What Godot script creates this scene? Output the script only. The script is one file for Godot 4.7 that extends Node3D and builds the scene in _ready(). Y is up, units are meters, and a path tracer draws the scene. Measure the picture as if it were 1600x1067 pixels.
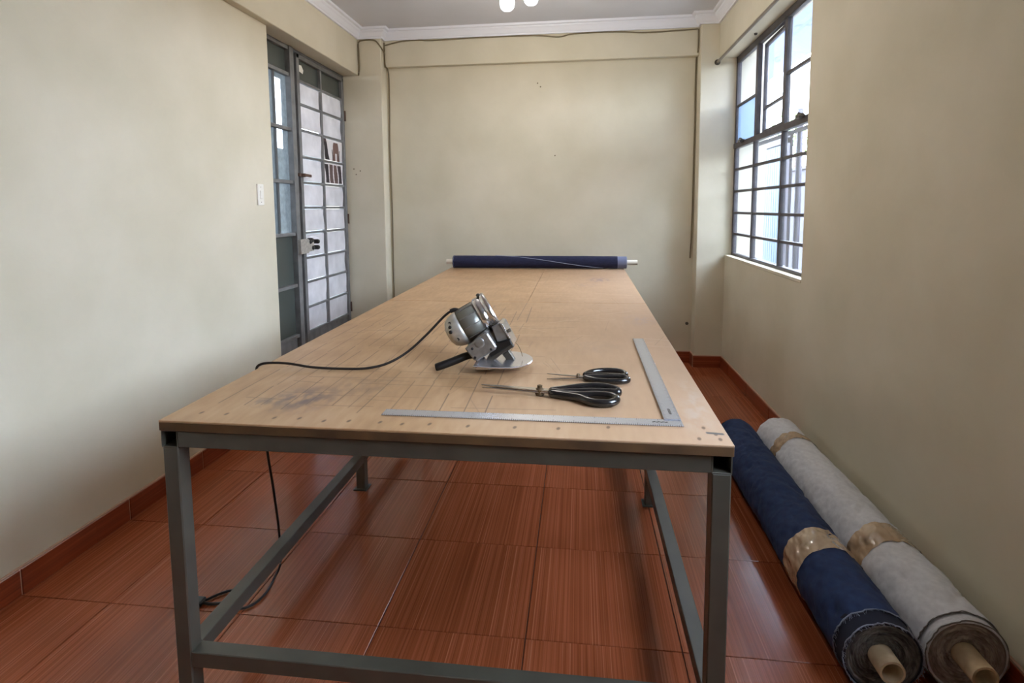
extends Node3D
# Cutting room: x right, y up, -z away from the camera (D() takes a distance along the room), metres.

var rng := RandomNumberGenerator.new()
var M := {}
var used := {}

# ---------------------------------------------------------------- helpers
func V(x: float, h: float, d: float) -> Vector3:
	return Vector3(x, h, -d)

func numbered(n: String) -> String:
	if not used.has(n):
		used[n] = 0
		return n
	used[n] += 1
	return "%s_%03d" % [n, used[n]]

func mb() -> SurfaceTool:
	var st := SurfaceTool.new()
	st.begin(Mesh.PRIMITIVE_TRIANGLES)
	return st

var uvf = null
const FLAT := 4294967295

func vtx(st: SurfaceTool, v: Vector3) -> void:
	if uvf != null:
		st.set_uv(uvf.call(v))
	st.add_vertex(v)

func tri(st: SurfaceTool, a: Vector3, b: Vector3, c: Vector3, sg := FLAT) -> void:
	st.set_smooth_group(sg)
	vtx(st, a); vtx(st, c); vtx(st, b)

func quad(st: SurfaceTool, a: Vector3, b: Vector3, c: Vector3, d: Vector3, sg := FLAT) -> void:
	tri(st, a, b, c, sg)
	tri(st, a, c, d, sg)

func face(st: SurfaceTool, a: Vector3, b: Vector3, c: Vector3, d: Vector3, away: Vector3, sg := FLAT) -> void:
	# winds the quad so that it faces away from the point "away"
	if (b - a).cross(c - a).dot((a + b + c + d) / 4.0 - away) >= 0.0:
		quad(st, a, b, c, d, sg)
	else:
		quad(st, a, d, c, b, sg)

func tface(st: SurfaceTool, a: Vector3, b: Vector3, c: Vector3, away: Vector3) -> void:
	if (b - a).cross(c - a).dot((a + b + c) / 3.0 - away) >= 0.0:
		tri(st, a, b, c)
	else:
		tri(st, a, c, b)

func done(st: SurfaceTool) -> ArrayMesh:
	st.generate_normals()
	return st.commit()

# chamfered box between two corners, moved by xf
func cbox(st: SurfaceTool, a: Vector3, b: Vector3, ch := 0.002, xf := Transform3D.IDENTITY) -> void:
	var lo := a.min(b)
	var hi := a.max(b)
	var c := (lo + hi) / 2.0
	var s := (hi - lo) / 2.0
	var k := minf(ch, minf(s.x, minf(s.y, s.z)) * 0.45)
	var C := xf * c
	if k <= 0.0:
		for ax in 3:
			for sg in [-1.0, 1.0]:
				var p := []
				for q in [[-1, -1], [1, -1], [1, 1], [-1, 1]]:
					var v := Vector3.ZERO
					v[ax] = sg * s[ax]
					v[(ax + 1) % 3] = q[0] * s[(ax + 1) % 3]
					v[(ax + 2) % 3] = q[1] * s[(ax + 2) % 3]
					p.append(xf * (c + v))
				face(st, p[0], p[1], p[2], p[3], C)
		return
	for ax in 3:
		for sg in [-1.0, 1.0]:
			var p := []
			for q in [[-1, -1], [1, -1], [1, 1], [-1, 1]]:
				var v := Vector3.ZERO
				v[ax] = sg * s[ax]
				v[(ax + 1) % 3] = q[0] * (s[(ax + 1) % 3] - k)
				v[(ax + 2) % 3] = q[1] * (s[(ax + 2) % 3] - k)
				p.append(xf * (c + v))
			face(st, p[0], p[1], p[2], p[3], C)
	for ax in 3:
		var u := (ax + 1) % 3
		var w := (ax + 2) % 3
		for su in [-1.0, 1.0]:
			for sw in [-1.0, 1.0]:
				var p := []
				for q in [[-1.0, 0], [1.0, 0], [1.0, 1], [-1.0, 1]]:
					var v := Vector3.ZERO
					v[ax] = q[0] * (s[ax] - k)
					v[u] = su * (s[u] - (k if q[1] == 1 else 0.0))
					v[w] = sw * (s[w] - (0.0 if q[1] == 1 else k))
					p.append(xf * (c + v))
				face(st, p[0], p[1], p[2], p[3], C)
	for sx in [-1.0, 1.0]:
		for sy in [-1.0, 1.0]:
			for sz in [-1.0, 1.0]:
				var g := Vector3(sx, sy, sz) * s
				var kx := Vector3(sx * k, 0, 0)
				var ky := Vector3(0, sy * k, 0)
				var kz := Vector3(0, 0, sz * k)
				tface(st, xf * (c + g - ky - kz), xf * (c + g - kx - kz), xf * (c + g - kx - ky), C)

# box given by room coordinates (x0..x1, h0..h1, d0..d1)
func rbox(st: SurfaceTool, x0: float, x1: float, h0: float, h1: float, d0: float, d1: float, ch := 0.002) -> void:
	cbox(st, V(x0, h0, d0), V(x1, h1, d1), ch)

# straight bar of square section from p to q
func bar(st: SurfaceTool, p: Vector3, q: Vector3, w: float, t: float, ch := 0.002, upv := Vector3.UP) -> void:
	var z := (q - p).normalized()
	var x := upv.cross(z).normalized() if absf(upv.dot(z)) < 0.99 else Vector3.RIGHT
	var y := z.cross(x)
	cbox(st, Vector3(-w / 2, -t / 2, 0), Vector3(w / 2, t / 2, (q - p).length()), ch, Transform3D(Basis(x, y, z), p))

# hollow square tube from p to q
func sqtube(st: SurfaceTool, p: Vector3, q: Vector3, w: float, wall := 0.003) -> void:
	var z := (q - p).normalized()
	var x := Vector3.UP.cross(z).normalized()
	var y := z.cross(x)
	var L := (q - p).length()
	var xf := Transform3D(Basis(x, y, z), p)
	var s := w / 2
	cbox(st, Vector3(-s, s - wall, 0), Vector3(s, s, L), 0.001, xf)
	cbox(st, Vector3(-s, -s, 0), Vector3(s, -s + wall, L), 0.001, xf)
	cbox(st, Vector3(-s, -s + wall, 0), Vector3(-s + wall, s - wall, L), 0.0, xf)
	cbox(st, Vector3(s - wall, -s + wall, 0), Vector3(s, s - wall, L), 0.0, xf)

# tube along points; flat = height / width of the section
func sweep(st: SurfaceTool, pts: PackedVector3Array, r: float, n := 8, closed := false, flat := 1.0, radii := PackedFloat32Array()) -> void:
	var m := pts.size()
	var rings := []
	var up := Vector3.UP
	for i in m:
		var a := pts[(i - 1 + m) % m] if closed or i > 0 else pts[i]
		var b := pts[(i + 1) % m] if closed or i < m - 1 else pts[i]
		var t := (b - a).normalized()
		var side := up.cross(t)
		if side.length() < 0.2:
			side = Vector3.RIGHT.cross(t)
		side = side.normalized()
		var nn := t.cross(side)
		var ring := []
		var rr := radii[i] if radii.size() == m else r
		for k in n:
			var ph := TAU * k / n
			ring.append(pts[i] + (side * cos(ph) + nn * sin(ph) * flat) * rr)
		rings.append(ring)
	for i in (m if closed else m - 1):
		var A: Array = rings[i]
		var B: Array = rings[(i + 1) % m]
		var mid := (pts[i] + pts[(i + 1) % m]) / 2.0
		for k in n:
			face(st, A[k], A[(k + 1) % n], B[(k + 1) % n], B[k], mid, 1)
	if not closed:
		for e in [0, m - 1]:
			var inward := pts[1] if e == 0 else pts[m - 2]
			for k in n:
				tface(st, rings[e][k], rings[e][(k + 1) % n], pts[e], inward)

func smooth(ctrl: Array, per := 8, closed := false) -> PackedVector3Array:
	var out := PackedVector3Array()
	var m := ctrl.size()
	for i in (m if closed else m - 1):
		var p0: Vector3 = ctrl[(i - 1 + m) % m] if closed or i > 0 else ctrl[i]
		var p1: Vector3 = ctrl[i]
		var p2: Vector3 = ctrl[(i + 1) % m]
		var p3: Vector3 = ctrl[(i + 2) % m] if closed or i < m - 2 else p2
		for k in per:
			out.append(p1.cubic_interpolate(p2, p0, p3, float(k) / per))
	if not closed:
		out.append(ctrl[m - 1])
	return out

# lathe: profile of Vector2(radius, along) about the axis through o towards dir
func lathe(st: SurfaceTool, o: Vector3, dir: Vector3, prof: Array, n := 24, soft := true) -> void:
	var z := dir.normalized()
	var x := (Vector3.UP if absf(z.y) < 0.9 else Vector3.RIGHT).cross(z).normalized()
	var y := z.cross(x)
	for i in prof.size() - 1:
		var a: Vector2 = prof[i]
		var b: Vector2 = prof[i + 1]
		for k in n:
			var p := TAU * k / n
			var q := TAU * (k + 1) / n
			var u := x * cos(p) + y * sin(p)
			var w := x * cos(q) + y * sin(q)
			var A := o + u * a.x + z * a.y
			var B := o + w * a.x + z * a.y
			var C := o + w * b.x + z * b.y
			var D := o + u * b.x + z * b.y
			var sg := (2 if soft else 2 + i)
			if a.x > 1e-6:
				tri(st, A, B, C if b.x > 1e-6 else D, sg)
			if b.x > 1e-6:
				tri(st, A, C, D, sg)

# outline of Vector2 points in the plane (ex, ey) through o, made solid from n * t0 to n * t1, edges bevelled
func slab(st: SurfaceTool, o: Vector3, ex: Vector3, ey: Vector3, pts: PackedVector2Array, t0: float, t1: float, bev := 0.002) -> void:
	var n := ex.cross(ey).normalized()
	var P := pts
	var ar := 0.0
	for i in P.size():
		ar += P[i].cross(P[(i + 1) % P.size()])
	if ar < 0:
		P = P.duplicate()
		P.reverse()
	var m := P.size()
	var ins := PackedVector2Array()
	for i in m:
		var e0 := (P[i] - P[(i - 1 + m) % m]).normalized()
		var e1 := (P[(i + 1) % m] - P[i]).normalized()
		var b := Vector2(-e0.y, e0.x) + Vector2(-e1.y, e1.x)
		b = b.normalized() / maxf(0.4, cos(e0.angle_to(e1) / 2.0))
		ins.append(P[i] + b * bev)
	var at := func(q: Vector2, t: float) -> Vector3: return o + ex * q.x + ey * q.y + n * t
	var idx := Geometry2D.triangulate_polygon(ins)
	for i in range(0, idx.size(), 3):
		var a := ins[idx[i]]
		var b := ins[idx[i + 1]]
		var c := ins[idx[i + 2]]
		if (b - a).cross(c - a) < 0:
			var s := b
			b = c
			c = s
		tri(st, at.call(a, t1), at.call(b, t1), at.call(c, t1))
		tri(st, at.call(a, t0), at.call(c, t0), at.call(b, t0))
	for i in m:
		var j := (i + 1) % m
		quad(st, at.call(P[i], t0 + bev), at.call(P[j], t0 + bev), at.call(P[j], t1 - bev), at.call(P[i], t1 - bev))
		if bev > 0:
			quad(st, at.call(P[i], t1 - bev), at.call(P[j], t1 - bev), at.call(ins[j], t1), at.call(ins[i], t1))
			quad(st, at.call(ins[i], t0), at.call(ins[j], t0), at.call(P[j], t0 + bev), at.call(P[i], t0 + bev))

# ---------------------------------------------------------------- nodes
func build(st: SurfaceTool, called: String, mat: Material, parent: Node = self) -> MeshInstance3D:
	return place(done(st), called, mat, parent)

func place(mesh: Mesh, called: String, mat: Material, parent: Node = self) -> MeshInstance3D:
	var o := MeshInstance3D.new()
	o.name = numbered(called) if parent == self else called
	o.mesh = mesh
	o.material_override = mat
	parent.add_child(o, true)
	return o

func tag(o: Node, label: String, category: String, group := "") -> Node:
	o.set_meta("label", label)
	o.set_meta("category", category)
	if group:
		o.set_meta("group", group)
	return o

func structure(o: Node) -> Node:
	o.set_meta("kind", "structure")
	return o

func root(called: String, at := Vector3.ZERO) -> Node3D:
	var o := Node3D.new()
	o.name = numbered(called)
	add_child(o)
	o.position = at
	return o

# shifts a finished thing so that its root sits at its base while its parts stay where they are
func rebase(o: Node3D, at: Vector3) -> void:
	o.position = at
	for c in o.get_children():
		c.position -= at

# ---------------------------------------------------------------- materials
func mat(c: Color, rough := 0.6, metal := 0.0) -> StandardMaterial3D:
	var m := StandardMaterial3D.new()
	m.albedo_color = c
	m.roughness = rough
	m.metallic = metal
	return m

func c8(r: int, g: int, b: int) -> Color:
	return Color8(r, g, b)

func noise_tex(freq: float, lo: Color, hi: Color, seed_ := 1, size := 512, octaves := 4, type := FastNoiseLite.TYPE_SIMPLEX_SMOOTH) -> NoiseTexture2D:
	var n := FastNoiseLite.new()
	n.seed = seed_
	n.frequency = freq
	n.noise_type = type
	n.fractal_octaves = octaves
	var t := NoiseTexture2D.new()
	t.width = size
	t.height = size
	t.seamless = true
	t.noise = n
	var g := Gradient.new()
	g.set_color(0, lo)
	g.set_color(1, hi)
	t.color_ramp = g
	return t

func tri_map(m: StandardMaterial3D, scale: float, world := true) -> StandardMaterial3D:
	m.uv1_triplanar = true
	m.uv1_world_triplanar = world
	m.uv1_scale = Vector3.ONE * scale
	m.uv1_triplanar_sharpness = 4.0
	return m

func rough_tex(m: StandardMaterial3D, t: Texture2D) -> void:
	m.roughness = 1.0
	m.roughness_texture = t
	m.roughness_texture_channel = BaseMaterial3D.TEXTURE_CHANNEL_RED

func textured(im: Image) -> ImageTexture:
	return ImageTexture.create_from_image(im)

func floor_image() -> Image:
	var w := 1024
	var h := 512
	var im := Image.create(w, h, false, Image.FORMAT_RGB8)
	var n := FastNoiseLite.new()
	n.seed = 5
	n.frequency = 1.0
	n.fractal_octaves = 2
	var fine := PackedFloat32Array()
	for x in w:
		fine.append(rng.randf())
	for y in h:
		for x in w:
			var u := float(x) / w
			var v := float(y) / h
			var bend := n.get_noise_2d(u * 3.0, v * 0.6) * 0.004
			var a := n.get_noise_2d((u + bend) * 90.0, v * 0.22)
			var b := n.get_noise_2d((u + bend) * 260.0 + 40.0, v * 0.5)
			var c := n.get_noise_2d(u * 2.5 + 9.0, v * 1.5)
			var s := 0.5 + 0.5 * a + 0.45 * b + 0.25 * c
			var col := c8(132, 66, 38).lerp(c8(174, 96, 62), clampf(s, 0.0, 1.0))
			var lite := smoothstep(0.42, 0.62, n.get_noise_2d((u + bend) * 150.0 + 80.0, v * 0.16))
			col = col.lerp(c8(204, 132, 98), 0.6 * lite)
			im.set_pixel(x, y, col)
	return im

func mark(im: Image, a: Vector2, b: Vector2, wid: float, col: Color, al: float) -> void:
	var L := int(maxf(1.0, a.distance_to(b) * 1.5))
	var w := int(ceil(wid))
	for i in L + 1:
		var p := a.lerp(b, float(i) / L)
		for dx in range(-w, w + 1):
			for dy in range(-w, w + 1):
				var x := int(p.x) + dx
				var y := int(p.y) + dy
				if x < 0 or y < 0 or x >= im.get_width() or y >= im.get_height():
					continue
				var q := Vector2(x + 0.5, y + 0.5).distance_to(p)
				var k := clampf(wid - q + 0.5, 0.0, 1.0) * al
				if k > 0.0:
					im.set_pixel(x, y, im.get_pixel(x, y).lerp(col, k * 0.6))

func blot(im: Image, c: Vector2, rx: float, ry: float, col: Color, al: float, n: FastNoiseLite, grain := 0.035) -> void:
	for x in range(int(c.x - rx), int(c.x + rx) + 1):
		for y in range(int(c.y - ry), int(c.y + ry) + 1):
			if x < 0 or y < 0 or x >= im.get_width() or y >= im.get_height():
				continue
			var q := Vector2((x - c.x) / rx, (y - c.y) / ry).length()
			var k := clampf(1.0 - q, 0.0, 1.0) * clampf(0.5 + 1.3 * n.get_noise_2d(x * grain, y * grain), 0.0, 1.0) * al
			if k > 0.0:
				im.set_pixel(x, y, im.get_pixel(x, y).lerp(col, clampf(k, 0.0, 1.0)))

const TU := 640.0   # table picture: pixels per metre
func tp(x: float, d: float) -> Vector2:
	return Vector2((x + 1.13) * TU, (d - 1.28) * 0.86 * TU * 0.64)

func table_image() -> Image:
	var im := Image.create(972, 1300, false, Image.FORMAT_RGB8)
	im.fill(c8(178, 141, 103))
	var n := FastNoiseLite.new()
	n.seed = 21
	n.frequency = 1.0
	n.fractal_octaves = 3
	# big cloudy changes of tone from wear
	for y in 1300:
		for x in 972:
			var k := n.get_noise_2d(x * 0.006, y * 0.009) * 0.5 + n.get_noise_2d(x * 0.05 + 50, y * 0.02) * 0.34
			var col := c8(178, 141, 103)
			col = col.lerp(c8(198, 164, 128), clampf(k * 1.2, 0.0, 1.0)).lerp(c8(154, 118, 82), clampf(-k * 1.2, 0.0, 1.0))
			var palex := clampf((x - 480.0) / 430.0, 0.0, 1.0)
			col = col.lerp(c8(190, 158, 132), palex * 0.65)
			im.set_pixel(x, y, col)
	var dark := c8(92, 70, 52)
	# long knife marks along the table, mostly on its left half
	var xs := [-1.02, -0.95, -0.885, -0.83, -0.765, -0.685, -0.635, -0.592, -0.52, -0.455, -0.385, -0.318, -0.25]
	for x in xs:
		var d := 1.40 + rng.randf() * 0.06
		var lim := rng.randf_range(2.3, 3.0)
		while d < lim:
			var L := rng.randf_range(0.12, 0.38)
			var wob := rng.randf_range(-0.012, 0.012)
			mark(im, tp(x + wob, d), tp(x + wob * 0.2, d + L), 0.9, dark, rng.randf_range(0.35, 0.95))
			d += L + rng.randf_range(0.0, 0.07)
	for i in 46:
		var x := rng.randf_range(-1.05, -0.2)
		var d := rng.randf_range(1.42, 2.9)
		var L := rng.randf_range(0.05, 0.4)
		mark(im, tp(x, d), tp(x + L, d + rng.randf_range(-0.02, 0.02)), 0.7, dark, rng.randf_range(0.15, 0.5))
	for i in 60:
		var x := rng.randf_range(-1.05, 0.3)
		var d := rng.randf_range(1.36, 4.4)
		var a := rng.randf_range(-0.5, 0.5)
		var L := rng.randf_range(0.03, 0.25)
		mark(im, tp(x, d), tp(x + sin(a) * L, d + cos(a) * L), 0.6, c8(120, 95, 75), rng.randf_range(0.15, 0.5))
	# pale scuffs
	for i in 50:
		var x := rng.randf_range(-0.4, 0.36)
		var d := rng.randf_range(1.9, 4.6)
		var L := rng.randf_range(0.05, 0.4)
		mark(im, tp(x, d), tp(x + L, d + rng.randf_range(-0.1, 0.1)), 1.0, c8(228, 208, 190), rng.randf_range(0.1, 0.35))
	# ink and oil stains
	blot(im, tp(-0.80, 1.50), 75, 46, c8(92, 78, 82), 0.95, n)
	blot(im, tp(-0.90, 1.46), 34, 16, c8(96, 84, 84), 0.8, n)
	blot(im, tp(-0.66, 1.62), 90, 50, c8(128, 104, 86), 0.6, n)
	blot(im, tp(0.14, 4.02), 62, 46, c8(120, 100, 118), 0.9, n)
	blot(im, tp(0.05, 3.75), 80, 40, c8(160, 132, 118), 0.7, n)
	blot(im, tp(0.29, 2.67), 60, 50, c8(170, 146, 142), 0.7, n)
	blot(im, tp(0.05, 2.15), 90, 40, c8(168, 140, 118), 0.6, n)
	blot(im, tp(-0.27, 1.70), 90, 55, c8(160, 124, 86), 0.4, n)
	for q in [[0.30, 1.47, 40, 60], [0.33, 1.62, 30, 80]]:
		blot(im, tp(q[0], q[1]), q[2], q[3], c8(196, 188, 182), 0.4, n)
	# filled screw heads along the edges
	var heads := [[-1.027, 1.37], [-0.952, 1.368], [-0.806, 1.355], [-0.737, 1.358], [-0.664, 1.348], [-0.598, 1.354], [-0.513, 1.354], [-0.452, 1.348], [-0.381, 1.355], [-0.28, 1.352], [-0.16, 1.356], [-0.05, 1.36], [0.075, 1.38], [0.312, 1.4], [0.333, 1.363], [0.337, 1.334], [0.288, 1.333]]
	for q in heads:
		mark(im, tp(q[0], q[1]), tp(q[0] + 0.002, q[1] + 0.004), 2.6, c8(104, 78, 56), 1.0)
	mark(im, tp(0.315, 1.372), tp(0.352, 1.368), 1.8, c8(70, 66, 66), 1.0)
	for i in 70:
		mark(im, tp(rng.randf_range(-1.08, 0.35), rng.randf_range(1.33, 4.4)), tp(0, 0) * 0.0 + tp(rng.randf_range(-1.08, 0.35), 1.33) * 0.0 + Vector2(-9, -9), 0.0, dark, 0.0)
	# the seam's end that runs on into the front board
	mark(im, tp(-0.292, 2.62), tp(-0.286, 3.09), 1.0, c8(120, 96, 78), 0.9)
	return im

func rule_image() -> Image:
	# steel rule: fine scale marks along both edges
	var im := Image.create(1024, 64, false, Image.FORMAT_RGB8)
	for y in 64:
		for x in 1024:
			var k := rng.randf_range(-0.02, 0.02)
			im.set_pixel(x, y, Color(0.82 + k, 0.83 + k, 0.86 + k))
	for i in 170:
		var x := 6 + i * 6
		var L := 16 if i % 10 == 0 else (11 if i % 5 == 0 else 7)
		for y in L:
			im.set_pixel(x, y, Color(0.3, 0.3, 0.32))
			im.set_pixel(x, 63 - y, Color(0.3, 0.3, 0.32))
	for y in range(27, 38):
		for x in range(40, 84):
			if (x / 4 + y / 5) % 3 != 0:
				im.set_pixel(x, y, Color(0.2, 0.2, 0.22))
	return im

func print_image(kind: int) -> Image:
	# printed picture sheets on the door: dark garment shapes on white
	var im := Image.create(128, 64, false, Image.FORMAT_RGB8)
	im.fill(c8(222, 218, 218))
	for y in 64:
		for x in 128:
			var v := y / 64.0
			var u := x / 128.0
			var col := Color.TRANSPARENT
			if kind == 0:
				if u > 0.03 + 0.10 * v and u < 0.16 + 0.17 * v and v < 0.97:
					col = c8(38, 30, 34) if v > 0.15 else c8(74, 58, 58)
				var dx := absf(u - 0.66)
				if dx < 0.06 + 0.13 * sqrt(v) and v > 0.08 and not (dx < 0.05 and v > 0.62):
					col = c8(108, 82, 74)
				if dx > 0.17 and dx < 0.20 and v > 0.45:
					col = c8(60, 50, 52)
			else:
				for q in [[0.10, 44, 38, 42], [0.32, 92, 74, 70], [0.54, 96, 74, 68], [0.76, 58, 46, 48]]:
					if absf(u - q[0] - 0.05 * v - 0.05) < 0.085 and v > 0.06 and v < 0.96:
						col = c8(q[1], q[2], q[3])
			if col.a > 0:
				im.set_pixel(x, y, col)
	return im

func make_materials() -> void:
	# painted plaster
	M.wall = tri_map(mat(Color.WHITE, 0.6), 0.33)
	M.wall.metallic_specular = 0.35
	M.wall.albedo_texture = noise_tex(0.006, c8(206, 198, 175), c8(222, 214, 194), 3, 512, 5)
	M.wall.heightmap_enabled = true
	M.wall.heightmap_scale = 0.35
	M.wall.heightmap_texture = noise_tex(0.012, Color.BLACK, Color.WHITE, 7, 512, 5)
	M.ceiling = tri_map(mat(Color.WHITE, 0.85), 0.4)
	M.ceiling.albedo_texture = noise_tex(0.006, c8(204, 205, 211), c8(220, 221, 227), 8, 256, 4)
	M.trim = mat(c8(236, 238, 246), 0.5)
	M.outwall = tri_map(mat(Color.WHITE, 0.9), 0.5)
	M.outwall.albedo_texture = noise_tex(0.01, c8(62, 60, 66), c8(74, 71, 78), 12, 256, 4)
	M.ground = tri_map(mat(Color.WHITE, 0.95), 0.6)
	M.ground.albedo_texture = noise_tex(0.02, c8(140, 135, 128), c8(168, 163, 155), 14, 256, 4)
	M.blue_sheet = mat(c8(50, 70, 84), 0.6)
	M.lilac = mat(c8(50, 47, 58), 0.7)
	M.awning = mat(c8(120, 126, 148), 0.6)
	M.awning.backlight_enabled = true
	M.awning.backlight = Color(0.30, 0.33, 0.44)
	M.brown_wall = tri_map(mat(Color.WHITE, 0.95), 0.5)
	M.brown_wall.albedo_texture = noise_tex(0.01, c8(84, 86, 84), c8(110, 113, 109), 15, 256, 4)
	# floor
	var ft := textured(floor_image())
	M.tiles = []
	for i in 5:
		var m := mat(Color.WHITE, 0.19)
		m.albedo_texture = ft
		m.uv1_scale = Vector3(0.5, 0.5, 1)
		m.uv1_offset = Vector3([0.0, 0.37, 0.13, 0.49, 0.25][i], [0.1, 0.42, 0.0, 0.25, 0.49][i], 0)
		M.tiles.append(m)
	M.base = mat(Color.WHITE, 0.3)
	M.base.albedo_texture = ft
	M.base.albedo_color = c8(226, 196, 180)
	M.base.uv1_scale = Vector3(0.22, 1, 1)
	M.grout = tri_map(mat(Color.WHITE, 0.9), 3.0)
	M.grout.albedo_texture = noise_tex(0.05, c8(74, 44, 36), c8(96, 60, 48), 4, 128, 3)
	M.grout_pale = mat(c8(196, 160, 138), 0.8)
	# table
	M.board = mat(Color.WHITE, 0.38)
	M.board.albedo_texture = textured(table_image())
	M.board_edge = tri_map(mat(Color.WHITE, 0.75), 1.5)
	M.board_edge.albedo_texture = noise_tex(0.02, c8(72, 48, 24), c8(104, 74, 40), 6, 256, 4)
	M.steel_paint = tri_map(mat(Color.WHITE, 0.42), 1.2)
	M.steel_paint.albedo_texture = noise_tex(0.02, c8(64, 60, 51), c8(80, 76, 65), 9, 256, 4)
	M.steel_paint.metallic_specular = 0.6
	# door and window steel
	M.door_steel = tri_map(mat(Color.WHITE, 0.5), 1.5)
	M.door_steel.albedo_texture = noise_tex(0.02, c8(98, 98, 97), c8(124, 124, 123), 10, 256, 4)
	M.door_dark = mat(c8(84, 86, 86), 0.5)
	M.window_steel = tri_map(mat(Color.WHITE, 0.5), 1.5)
	M.window_steel.albedo_texture = noise_tex(0.03, c8(66, 62, 66), c8(88, 83, 86), 11, 256, 4)
	M.paper = tri_map(mat(Color.WHITE, 0.85), 1.4)
	M.paper.albedo_texture = noise_tex(0.012, c8(204, 203, 206), c8(232, 231, 234), 16, 256, 5)
	M.print0 = mat(Color.WHITE, 0.6)
	M.print0.albedo_texture = textured(print_image(0))
	M.print1 = mat(Color.WHITE, 0.6)
	M.print1.albedo_texture = textured(print_image(1))
	M.glass = mat(Color(0.9, 0.95, 1.0, 0.06), 0.03)
	M.glass.transparency = BaseMaterial3D.TRANSPARENCY_ALPHA
	M.blue_pane = mat(Color(0.62, 0.70, 0.78, 0.75), 0.3)
	M.blue_pane.transparency = BaseMaterial3D.TRANSPARENCY_ALPHA
	M.blue_pane.backlight_enabled = true
	M.blue_pane.backlight = Color(0.46, 0.54, 0.62)
	M.dark_glass = mat(c8(74, 80, 76), 0.25)
	M.frost = tri_map(mat(Color(1, 1, 1, 0.62), 0.35), 2.0)
	M.frost.albedo_texture = noise_tex(0.03, c8(104, 114, 116), c8(140, 150, 154), 17, 256, 4)
	M.frost.transparency = BaseMaterial3D.TRANSPARENCY_ALPHA
	M.frost.backlight_enabled = true
	M.frost.backlight = Color(0.32, 0.36, 0.38)
	M.frost.heightmap_enabled = true
	M.frost.heightmap_scale = 0.2
	M.frost.heightmap_texture = noise_tex(0.05, Color.BLACK, Color.WHITE, 18, 256, 3)
	# metals, plastic
	M.chrome = mat(c8(226, 226, 230), 0.14, 1.0)
	M.bright = mat(c8(226, 226, 234), 0.2, 0.9)
	M.cast = tri_map(mat(Color.WHITE, 0.42, 0.55), 8.0)
	M.cast.albedo_texture = noise_tex(0.03, c8(176, 172, 164), c8(206, 202, 194), 19, 128, 3)
	M.motor = mat(c8(124, 122, 114), 0.34, 0.35)
	M.gear = tri_map(mat(Color.WHITE, 0.36, 0.6), 8.0)
	M.gear.albedo_texture = noise_tex(0.03, c8(126, 122, 118), c8(150, 146, 142), 20, 128, 3)
	M.gunmetal = mat(c8(92, 86, 78), 0.38, 0.7)
	M.black = mat(c8(22, 19, 18), 0.42)
	M.black_gloss = mat(c8(20, 18, 19), 0.22)
	M.black_gloss.clearcoat_enabled = true
	M.black_gloss.clearcoat = 0.6
	M.black_gloss.clearcoat_roughness = 0.15
	M.rubber = mat(c8(26, 20, 18), 0.5)
	M.blade = mat(c8(190, 186, 182), 0.24, 1.0)
	M.brass = mat(c8(104, 86, 62), 0.45, 0.6)
	M.rule = mat(Color.WHITE, 0.27, 0.8)
	M.rule.albedo_texture = textured(rule_image())
	M.rust = mat(c8(92, 70, 58), 0.7, 0.3)
	M.plastic_white = mat(c8(236, 233, 224), 0.35)
	M.cable_cream = mat(c8(122, 110, 86), 0.7)
	M.cable_pale = mat(c8(176, 166, 140), 0.7)
	M.rod = mat(c8(140, 132, 122), 0.45, 0.4)
	M.bulb = mat(c8(255, 255, 255), 0.4)
	M.bulb.emission_enabled = true
	M.bulb.emission = Color(0.93, 0.97, 1.0)
	M.bulb.emission_energy_multiplier = 2.2
	# cloth
	M.denim = mat(Color.WHITE, 0.9)
	M.denim.albedo_texture = noise_tex(0.02, c8(27, 42, 78), c8(38, 60, 102), 30, 256, 5)
	M.denim.uv1_scale = Vector3(3, 6, 1)
	M.denim.heightmap_enabled = true
	M.denim.heightmap_scale = 0.25
	M.denim.heightmap_texture = noise_tex(0.008, Color.BLACK, Color.WHITE, 31, 256, 3)
	M.navy = mat(Color.WHITE, 0.9)
	M.navy.albedo_texture = noise_tex(0.02, c8(18, 21, 48), c8(30, 34, 66), 32, 256, 5)
	M.navy.uv1_scale = Vector3(3, 6, 1)
	M.grey_cloth = mat(Color.WHITE, 0.95)
	M.grey_cloth.albedo_texture = noise_tex(0.03, c8(206, 208, 216), c8(228, 230, 237), 33, 256, 5)
	M.grey_cloth.uv1_scale = Vector3(3, 6, 1)
	M.grey_cloth.heightmap_enabled = true
	M.grey_cloth.heightmap_scale = 0.3
	M.grey_cloth.heightmap_texture = noise_tex(0.008, Color.BLACK, Color.WHITE, 34, 256, 3)
	M.navy_dark = mat(c8(30, 34, 50), 0.95)
	M.selvage = mat(c8(150, 158, 178), 0.95)
	M.selvage_blue = mat(c8(112, 117, 142), 0.95)
	M.selvage_grey = mat(c8(120, 116, 116), 0.95)
	M.ends_dark = mat(Color.WHITE, 0.95)
	M.ends_dark.vertex_color_use_as_albedo = true
	M.core = tri_map(mat(Color.WHITE, 0.8), 6.0, false)
	M.core.albedo_texture = noise_tex(0.03, c8(200, 176, 140), c8(226, 204, 168), 35, 128, 4)
	M.core_white = mat(c8(226, 218, 202), 0.7)
	M.tape = mat(Color.WHITE, 0.07)
	M.tape.albedo_texture = noise_tex(0.02, c8(172, 144, 114), c8(206, 180, 150), 36, 256, 4)
	M.tape.uv1_scale = Vector3(2, 1, 1)
	M.tape.heightmap_enabled = true
	M.tape.heightmap_scale = 1.6
	M.tape.clearcoat_enabled = true
	M.tape.clearcoat = 1.0
	M.tape.clearcoat_roughness = 0.05
	M.tape.heightmap_texture = noise_tex(0.015, Color.BLACK, Color.WHITE, 37, 256, 3)
	M.leaf = mat(c8(88, 120, 70), 0.7)
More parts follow.
